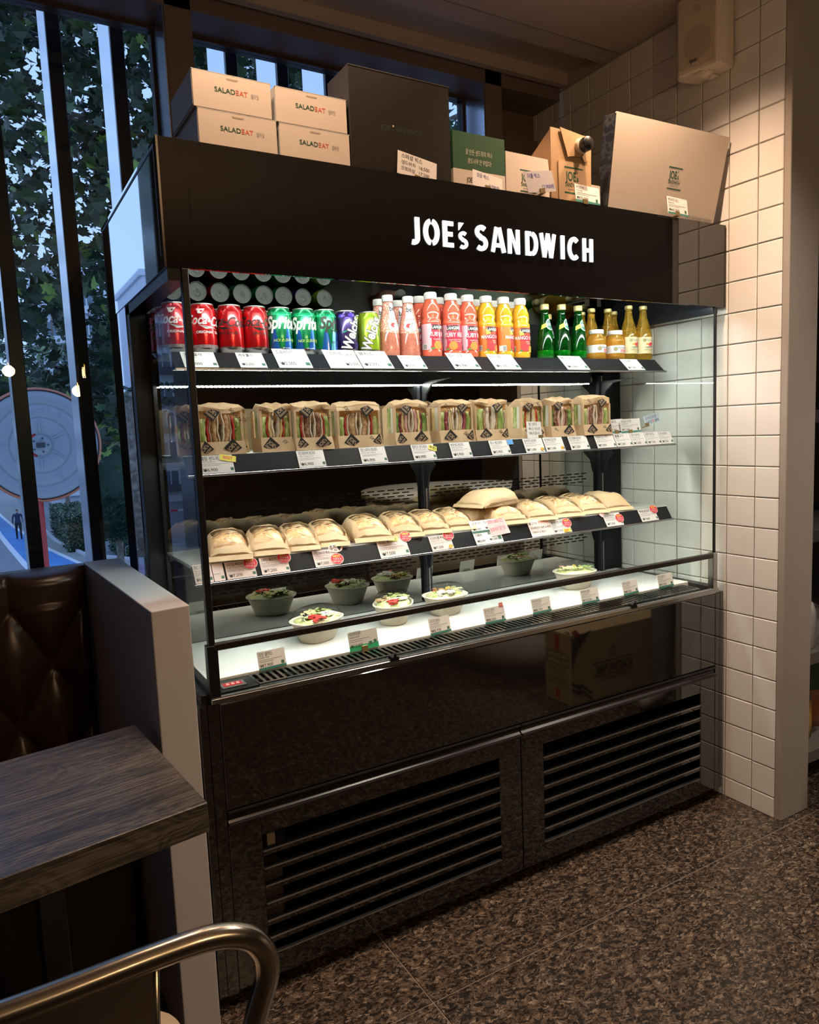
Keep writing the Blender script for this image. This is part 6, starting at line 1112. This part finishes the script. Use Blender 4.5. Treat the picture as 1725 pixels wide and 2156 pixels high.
def leafy_tree(name, label, base, spread, zr, nclump, nleaf, size, seed, singles=0, poly=LEAF2, bright=.06, trunk_r=.16, mats=LEAFM):
    r = random.Random(seed); t = thing(name, label, 'tree', base, 0, None); B = Vector(base); m_ = MB(); tr = MB(); top = zr[1] - base[2]
    tr.tube(smooth([(0, 0, 0), (.06, .03, top * .3), (-.05, .05, top * .62), (.08, 0, top * .95)], 4), [trunk_r * (1 - .75 * k / 12) for k in range(13)], 10)
    cl = []
    for c in range(nclump): cl.append(Vector((r.uniform(*spread[0]), r.uniform(*spread[1]), r.uniform(*zr))) - B)
    for c in cl[:14]: z0 = max(.3, min(c.z - .6, top * .9)); tr.tube(smooth([(0, .03, z0), tuple(c * .5 + Vector((0, 0, z0)) * .5 + Vector((0, 0, .1))), tuple(c)], 3), [.05, .045, .04, .035, .03, .022, .012], 6)
    tr.build('trunk', [BARK], t)
    meshes = []
    if singles:
        for k in range(4):
            q = MB(); rr = random.Random(k); leaf_at(q, (0, 0, 0), 1.0, rr, .8, poly); o = q.build('leaf', [mats[k % 2]], t); meshes.append(o)
    sn = 0
    for c in cl:
        rad = r.uniform(.35, .7); tone = r.random()
        for k in range(nleaf):
            p = c + Vector((r.gauss(0, rad * .5), r.gauss(0, rad * .5), r.gauss(0, rad * .42))); s_ = size * r.uniform(.6, 1.25)
            if sn < singles and r.random() < .16 and 1.0 < (B + p).y < 9:
                o = meshes[sn % 4] if sn < 4 else meshes[sn % 4].copy()
                if sn >= 4: COL.objects.link(o); o.parent = t
                o.location = p; o.rotation_euler = (r.uniform(-.5, .5), r.uniform(-.5, .5), r.uniform(0, 6.28)); o.scale = (s_,) * 3; sn += 1
            else: leaf_at(m_, p, s_, r, .6, poly, 2 if r.random() < bright * (1.6 if tone > .6 else .5) else (1 if r.random() < .3 else 0))
    m_.build('foliage', mats, t, stuff=True); return t
leafy_tree('plane_tree', 'leafy plane tree filling the left window', (3.25, 9.2, GZ), ((-.45, 4.0), (6.6, 10.2)), (1.2, 7.8), 290, 32, .205, 11, singles=270)
leafy_tree('plane_tree', 'plane tree behind the narrow upper window, near its bark', (5.6, 8.4, GZ), ((4.2, 7.6), (6.8, 9.6)), (2.6, 7.0), 60, 22, .20, 12)
BUSH = [noisy('bush_leaf_%s' % n_, [(.3, a), (.7, b)], 1.5, .6) for n_, a, b in (('dark', (.020, .045, .030), (.040, .075, .045)), ('mid', (.07, .12, .07), (.11, .17, .09)), ('light', (.14, .21, .10), (.20, .28, .12)))]
OVAL = [(0, -.5), (.22, -.1), (.2, .2), (0, .5), (-.2, .2), (-.22, -.1)]
leafy_tree('round_tree', 'pale green bushy tree beyond the round mirror', (1.2, 27, GZ), ((-2.5, 2.3), (24, 29)), (.3, 4.6), 190, 34, .26, 13, poly=OVAL, bright=.22, mats=BUSH)
leafy_tree('round_tree', 'dark tree farther down the lane', (4.5, 52, GZ), ((-6, 6), (50, 58)), (-2.2, 10.5), 150, 30, .60, 14, poly=OVAL, bright=.1, mats=BUSH)
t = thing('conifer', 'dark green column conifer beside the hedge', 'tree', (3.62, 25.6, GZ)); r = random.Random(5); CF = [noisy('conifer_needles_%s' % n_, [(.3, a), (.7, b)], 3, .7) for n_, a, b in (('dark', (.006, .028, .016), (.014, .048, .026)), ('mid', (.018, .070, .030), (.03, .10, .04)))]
m_ = MB()
for k in range(6500):
    z = 1.9 + 7.6 * r.random() ** 1.1; R = 1.05 * (1 - (z - 1.9) / 9.6) ** .7 * (.82 + .2 * math.sin(z * 2.6)); a = r.uniform(0, 2 * PI); rr = R * (.72 + .28 * r.random()); leaf_at(m_, (rr * math.cos(a), rr * math.sin(a), z), .26, r, 1.2, [(0, -.5), (.12, 0), (0, .6), (-.12, 0)], 1 if r.random() < .18 else 0)
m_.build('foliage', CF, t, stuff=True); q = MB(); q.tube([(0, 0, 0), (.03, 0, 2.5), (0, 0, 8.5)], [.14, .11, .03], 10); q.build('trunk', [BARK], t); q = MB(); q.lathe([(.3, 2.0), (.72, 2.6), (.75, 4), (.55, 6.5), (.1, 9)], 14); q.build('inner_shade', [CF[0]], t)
def hedge(label, x0, x1, y0, y1, h, seed, n, group='clipped hedges by the kerb'):
    t = thing('hedge', label, 'hedge', ((x0 + x1) / 2, (y0 + y1) / 2, GZ), 0, group); r = random.Random(seed); a, b = (x1 - x0) / 2, (y1 - y0) / 2; q = MB().box(-a + .1, a - .1, -b + .1, b - .1, 0, h - .1, 0, .1); q.build('inner_twigs', [BUSH[0]], t); m_ = MB()
    for k in range(n):
        f = r.random(); x, y, z = r.uniform(-a, a), r.uniform(-b, b), r.uniform(.05, h)
        if f < .45: y = -b + r.uniform(-.05, .12)
        elif f < .75: z = h + r.uniform(-.12, .06)
        elif f < .88: x = -a + r.uniform(-.05, .12)
        else: x = a + r.uniform(-.12, .05)
        leaf_at(m_, (x, y, z), .17, r, .5, OVAL, 0 if r.random() < .5 else (1 if r.random() < .7 else 2))
    m_.build('foliage', BUSH, t, stuff=True)
hedge('long clipped hedge behind the pale kerb, left of the pale fin', 3.0, 4.6, 37.2, 46.5, 1.75, 1, 5200); hedge('clipped hedge at the corner with hoop rails before it', 4.75, 9.2, 33.6, 36.6, 2.35, 2, 3600)
hp = thing('hoop_rail', 'low dark hoop rail in front of the corner hedge', 'rail', (4.9, 33.3, GZ))
for k in range(7): x = .1 + k * .33; q = MB(); q.tube([(x, 0, 0)] + [(x + .12 - .12 * math.cos(a * PI / 6), 0, .45 + .12 * math.sin(a * PI / 6)) for a in range(7)] + [(x + .24, 0, 0)], .018, 6); q.build('hoop', [mat('grey_iron', (.25, .28, .30), .5)], hp)
# convex traffic mirror seen from behind, on its red post
DM = mat('blue_grey_moulding', (.30, .34, .40), .45); t = thing('traffic_mirror', 'grey back of a round traffic mirror with an orange rim', 'mirror', (.05, 4.67, 1.33)); XR = Matrix.Rotation(PI / 2, 4, 'X')
MB().lathe([(.0005, .0), (.075, .0), (.078, -.008), (.09, -.008), (.10, .004), (.20, .012), (.205, .004), (.215, .004), (.222, .012), (.30, .010), (.306, .002), (.316, .002), (.322, .010), (.40, .004), (.418, -.018), (.424, -.05), (.0005, -.09)], 72, (0, 0, 0), 0, XR).build('shell', [DM], t)
MB().lathe([(.418, .004), (.434, -.004), (.437, -.03), (.424, -.055)], 72, (0, 0, 0), 0, XR, cap=False).build('rim', [mat('orange_rim', (.50, .17, .10), .5)], t)
rb = MB()
for k in range(6):
    a = k * PI / 3 + .5; rb.box(.10, .20, -.006, .006, -.002, .016, 0, .003, XR @ Matrix.Rotation(a, 4, 'Z'))
    rb.box(.222, .305, -.006, .006, -.002, .016, 0, .003, XR @ Matrix.Rotation(a + .5, 4, 'Z'))
rb.build('ribs', [DM], t, stuff=True); q = MB()
for k in range(5): a = k * 2 * PI / 5; q.lathe([(.007, .0), (.006, .006), (.0005, .008)], 8, (.055 * math.cos(a), .055 * math.sin(a), 0), 0, XR)
q.box(-.03, .03, -.055, -.003, -.02, .02, 0, .004); q.build('bracket', [mat('dark_bolt', (.05, .06, .07), .5)], t, stuff=True)
q = MB(); txt(q, "JOE'S S", 0, .030, (-.03, -.0135, .255), bold=.02, fit=.14); q.build('lettering', [mat('faint_grey_letters', (.40, .44, .50), .5)], t)
q = MB(); q.tube([(-.045, .03, GZ - 1.33), (-.045, .03, .10)], .030, 14); q.build('post', [mat('red_post', (.48, .04, .03), .45)], t)
# buildings
BW = noisy('pale_render_wall', [(.3, (.62, .66, .74)), (.7, (.70, .73, .80))], 1, .7); BG = mat('blue_window_glass', (.10, .16, .22), .08, coat=.5); BF = mat('white_window_frame', (.75, .77, .80), .5); BD = mat('dark_balcony', (.10, .11, .13), .6)
def block(label, x0, x1, y, h, cols, rows, name='apartment_block'):
    t = thing(name, label, 'building', ((x0 + x1) / 2, y, GZ)); w_ = x1 - x0; MB().box(-w_ / 2, w_ / 2, 0, 12, 0, h).box(-w_ / 2 - .2, w_ / 2 + .2, -.2, 12.2, h, h + .5).build('wall', [BW], t); cw = w_ / cols; rh = (h - 1.5) / rows; pr = None
    for r_ in range(rows):
        for c in range(cols):
            p_ = (-w_ / 2 + cw * (c + .5), -.02, 1.2 + rh * r_)
            if pr is None:
                f = MB(); a = cw * .36; f.box(-a, a, -.08, .02, 0, rh * .62, 0); fo = f.build('window', [BF], t); g = MB(); g.box(-a + .1, -.05, -.10, -.07, .1, rh * .62 - .1).box(.05, a - .1, -.10, -.07, .1, rh * .62 - .1); g.build('pane', [BG], fo); b_ = MB(); b_.box(-a - .1, a + .1, -.55, -.05, -.30, .28); b_.build('balcony', [BD if 'balcon' in label else BW], fo); pr = fo
            else:
                fo = pr.copy(); COL.objects.link(fo); fo.parent = t
                for g in pr.children: d = g.copy(); COL.objects.link(d); d.parent = fo
            fo.location = p_
block('pale apartment block behind the trees', 5.0, 17.0, 66, 19, 5, 7); block('pale apartment block with dark balconies, mirrored in the side glass', -24.5, -12.4, 62, 18.5, 6, 7); block('low pale block farther along the street, mirrored', -11.6, -9.6, 78, 16, 1, 5)
# street things mirrored in the steel flank
def car(label, x, y, rz, paint, L=4.4, h=1.85, wd=1.8):
    t = thing('car', label, 'car', (x, y, GZ), rz); P = [(-L / 2, .35), (-L / 2, .95), (-L * .28, 1.05), (-L * .14, h), (L * .44, h), (L / 2, 1.1), (L / 2, .35)]; b = MB(); b.prism(P, -wd / 2, wd / 2, 'y'); b.build('body', [paint], t, .05)
    g = MB(); g.prism([(-L * .262, 1.08), (-L * .145, h - .1), (-L * .138, h - .1), (-L * .255, 1.08)], -wd * .42, wd * .42, 'y'); g.build('windscreen', [BG], t, 0, (-.03, 0, .0)); s = MB(); s.prism([(-L * .20, 1.12), (-L * .12, h - .14), (L * .40, h - .14), (L * .42, 1.12)], -wd / 2 - .01, wd / 2 + .01, 'y'); s.build('side_windows', [BG], t)
    for a in (-L * .32, L * .30):
        for s_ in (-1, 1): q = MB(); q.lathe([(.0005, -.1), (.31, -.1), (.33, -.06), (.33, .06), (.31, .1), (.0005, .1)], 20, (0, 0, 0), 0, Matrix.Translation((a, s_ * wd * .45, .33)) @ XR); q.build('wheel', [BLACK], t)
    q = MB(); [q.box(-L / 2 - .02, -L / 2 + .02, s_ * .6 - .18, s_ * .6 + .18, .75, .92, 0, .01) for s_ in (-1, 1)]; q.build('headlamps', [PR_W], t, stuff=True); q = MB().box(-L / 2 - .03, -L / 2, -.26, .26, .48, .60); q.build('number_plate', [PR_W], t)
car('black people carrier mirrored in the steel flank', -8.35, 52.5, math.radians(98), mat('black_car_paint', (.012, .013, .016), .2, coat=1.), 4.9); car('silver car mirrored in the side glass', -13.6, 48, math.radians(95), mat('silver_car_paint', (.55, .58, .62), .25, .5, coat=1.), 4.4, 1.5); car('white car parked farther along, mirrored', -10.6, 66, math.radians(100), mat('white_car_paint', (.75, .76, .78), .3, coat=1.), 4.4, 1.7)
t = thing('banner', 'white street banner with purple lettering, mirrored in the steel flank', 'banner', (-7.25, 40.8, .85)); q = MB().box(0, 1.15, 0, .03, 0, 1.05); q.build('cloth', [WP], t); q = MB(); txt(q, '스마트요금', 0, .26, (.12, -.01, .20), fit=.9); quad(q, (.35, -.01, .62), (1, 0, 0), (0, 0, 1), .42, .22, 1); q.build('lettering', [mat('purple_print', (.16, .08, .35), .6), mat('lilac_print', (.30, .22, .62), .6)], t); q = MB(); q.tube([(1.2, .02, GZ - .85), (1.2, .02, 1.4)], .05, 8); q.build('post', [mat('grey_iron', (.25, .28, .30), .5)], t)
t = thing('litter_bin', 'brown round-topped street bin mirrored in the steel flank', 'bin', (-4.75, 30.2, GZ)); MB().lathe([(.22, 0), (.24, .05), (.24, .85), (.25, .86), (.25, .92), (.2, 1.08), (.08, 1.16), (.0005, 1.17)], 20).build('body', [mat('brown_bin', (.14, .09, .07), .5)], t); MB().lathe([(.252, .80), (.252, .86)], 20, cap=False).build('band', [ALU], t)
t = thing('barrier_arm', 'red and white parking barrier mirrored in the steel flank', 'barrier', (-10.2, 44, GZ)); q = MB()
for k in range(10): q.box(k * .45, k * .45 + .45, -.04, .04, .92, 1.02, k % 2)
q.build('arm', [PR_W, REDINK], t); MB().box(-.25, .05, -.15, .15, 0, 1.1, 0, .02).build('cabinet', [WP], t)
t = thing('palm_tree', 'shaggy-trunked palm mirrored in the steel flank', 'tree', (-5.9, 33.5, GZ)); q = MB(); q.tube([(0, 0, 0), (.05, 0, 3), (0, 0, 7.4)], [.36, .44, .40], 12); q.build('trunk', [BARK], t); r = random.Random(9); m_ = MB()
for k in range(26):
    a = r.uniform(0, 6.28); e = r.uniform(-.2, 1.1)
    for s_ in range(9): f = s_ / 8; m_.add([(math.cos(a) * (f * 1.9) + dx, math.sin(a) * (f * 1.9) + dy, 7.4 + math.sin(e) * f * 1.5 - f * f * .9 + dz) for dx, dy, dz in ((0, 0, .05), (.1 * -math.sin(a) * 3, .1 * math.cos(a) * 3, -.12), (.12 * math.cos(a), .12 * math.sin(a), 0))], [(0, 1, 2)], 0); m_.add([(math.cos(a) * (f * 1.9) + dx, math.sin(a) * (f * 1.9) + dy, 7.4 + math.sin(e) * f * 1.5 - f * f * .9 + dz) for dx, dy, dz in ((0, 0, .05), (-.1 * -math.sin(a) * 3, -.1 * math.cos(a) * 3, -.12), (.12 * math.cos(a), .12 * math.sin(a), 0))], [(0, 1, 2)], 0)
m_.build('fronds', [CF[1]], t, stuff=True)
# ================================================================ PEOPLE
def person(label, loc, rz, mats, stride=.10, arms=.06, H=1.72):
    """one continuous figure grown from a jointed skeleton; materials: skin, hair, top, trousers, shoes"""
    k = H / 1.72; V = []; E_ = []; R = []
    def v(x, y, z, rx, ry=None): V.append((x * k, y * k, z * k)); R.append((rx * k, (ry or rx) * k)); return len(V) - 1
    def chain(a, pts):
        for p in pts: b = v(*p); E_.append((a, b)); a = b
        return a
    pel = v(0, 0, .95, .135, .105); ch_ = chain(pel, [(0, 0, 1.10, .125, .095), (0, .005, 1.28, .15, .105), (0, 0, 1.40, .12, .085)]); nk = chain(ch_, [(0, .005, 1.48, .052), (0, -.005, 1.53, .056), (0, -.012, 1.60, .078, .092), (0, -.008, 1.67, .066, .078)])
    for s_ in (-1, 1):
        f = stride * s_; hip = chain(pel, [(s_ * .095, 0, .88, .095), (s_ * .10, -f * .5 - .01, .50, .062), (s_ * .10, -f + .01, .28, .056), (s_ * .10, -f + .02, .10, .044), (s_ * .105, -f, .045, .040)]); chain(hip, [(s_ * .115, -f - .09, .036, .040), (s_ * .12, -f - .16, .030, .030)])
        sh = chain(2, [(s_ * .17, .0, 1.40, .062), (s_ * .225, .01, 1.25, .050), (s_ * .245, .015 + arms * .2, 1.12, .042), (s_ * .255, -arms, .93, .033), (s_ * .255, -arms - .01, .87, .030, .022)])
        for q, (dx, L) in enumerate(((-.026, .075), (-.009, .085), (.009, .080), (.026, .062))): chain(sh, [(s_ * .255 + .004, -arms - .01 + dx, .83, .0095), (s_ * .252, -arms - .016 + dx, .83 - L * .55, .0085), (s_ * .245, -arms - .022 + dx, .83 - L, .0070)])
        chain(sh, [(s_ * .248, -arms - .040, .855, .011), (s_ * .240, -arms - .052, .825, .009)])
    me = bpy.data.meshes.new('person'); me.from_pydata(V, E_, []); o = bpy.data.objects.new('person', me); COL.objects.link(o); md = o.modifiers.new('skin', 'SKIN'); md.use_smooth_shade = True
    for i, d in enumerate(me.skin_vertices[0].data): d.radius = R[i]; d.use_root = (i == 0)
    o.modifiers.new('sub', 'SUBSURF').levels = 2; o.modifiers['sub'].render_levels = 2
    m2 = bpy.data.meshes.new_from_object(o.evaluated_get(bpy.context.evaluated_depsgraph_get())); o.modifiers.clear(); o.data = m2; m2.name = 'person'
    for m_ in mats: m2.materials.append(m_)
    for p in m2.polygons:
        c = p.center / k; z = c.z; arm = abs(c.x) > .19 and z < 1.36
        p.use_smooth = True
        p.material_index = 4 if z < .085 else 0 if (abs(c.x) > .21 and z < .90) else 1 if z > 1.60 and (c.y > -.02 or z > 1.69) else 0 if z > 1.475 else 2 if (z > .90 or arm) else 3
    o.location = loc; o.rotation_euler = (0, 0, rz); tag(o, label, 'person'); e_ = MB()
    for s_ in (-1, 1): e_.lathe([(.0003, .0), (.008 * k, .001), (.0003, .003)], 10, (0, 0, 0), 0, Matrix.Translation((s_ * .030 * k, -.094 * k, 1.605 * k)) @ Matrix.Rotation(PI / 2, 4, 'X'))
    e_.build('eyes', [INK], o, stuff=True); n_ = MB(); n_.loft([[(-.012 * k, -.088 * k, 1.565 * k), (.012 * k, -.088 * k, 1.565 * k), (0, -.112 * k, 1.568 * k)], [(-.007 * k, -.094 * k, 1.605 * k), (.007 * k, -.094 * k, 1.605 * k), (0, -.100 * k, 1.605 * k)]], 0, True); n_.build('nose', [mats[0]], o); q = MB(); q.box(-.020 * k, .020 * k, -.090 * k, -.082 * k, 1.545 * k, 1.551 * k, 0, .002); q.build('mouth', [mat('lip_tone', (.42, .17, .14), .5)], o)
    return o
SKIN = mat('skin', (.55, .34, .25), .5); HAIR = mat('black_hair', (.015, .012, .011), .5)
person('person in a navy jacket and black trousers walking away along the blue lane', (1.25, 45.2, GZ + .012), PI, [SKIN, HAIR, mat('navy_jacket', (.022, .032, .085), .7), mat('black_trousers', (.010, .011, .014), .7), mat('black_shoes', (.012, .012, .012), .4)], .14, .05, 1.75)
person('person in grey jeans and pale trainers, only mirrored in the black panel', (2.40, -.64, .001), -PI / 2 - .2, [SKIN, HAIR, mat('dark_navy_coat', (.02, .022, .035), .8), noisy('grey_denim', [(.3, (.10, .11, .13)), (.7, (.15, .165, .19))], 60, .8), noisy('pale_trainer', [(.4, (.42, .41, .38)), (.6, (.55, .53, .50))], 20, .6)], .06, .05, 1.70)
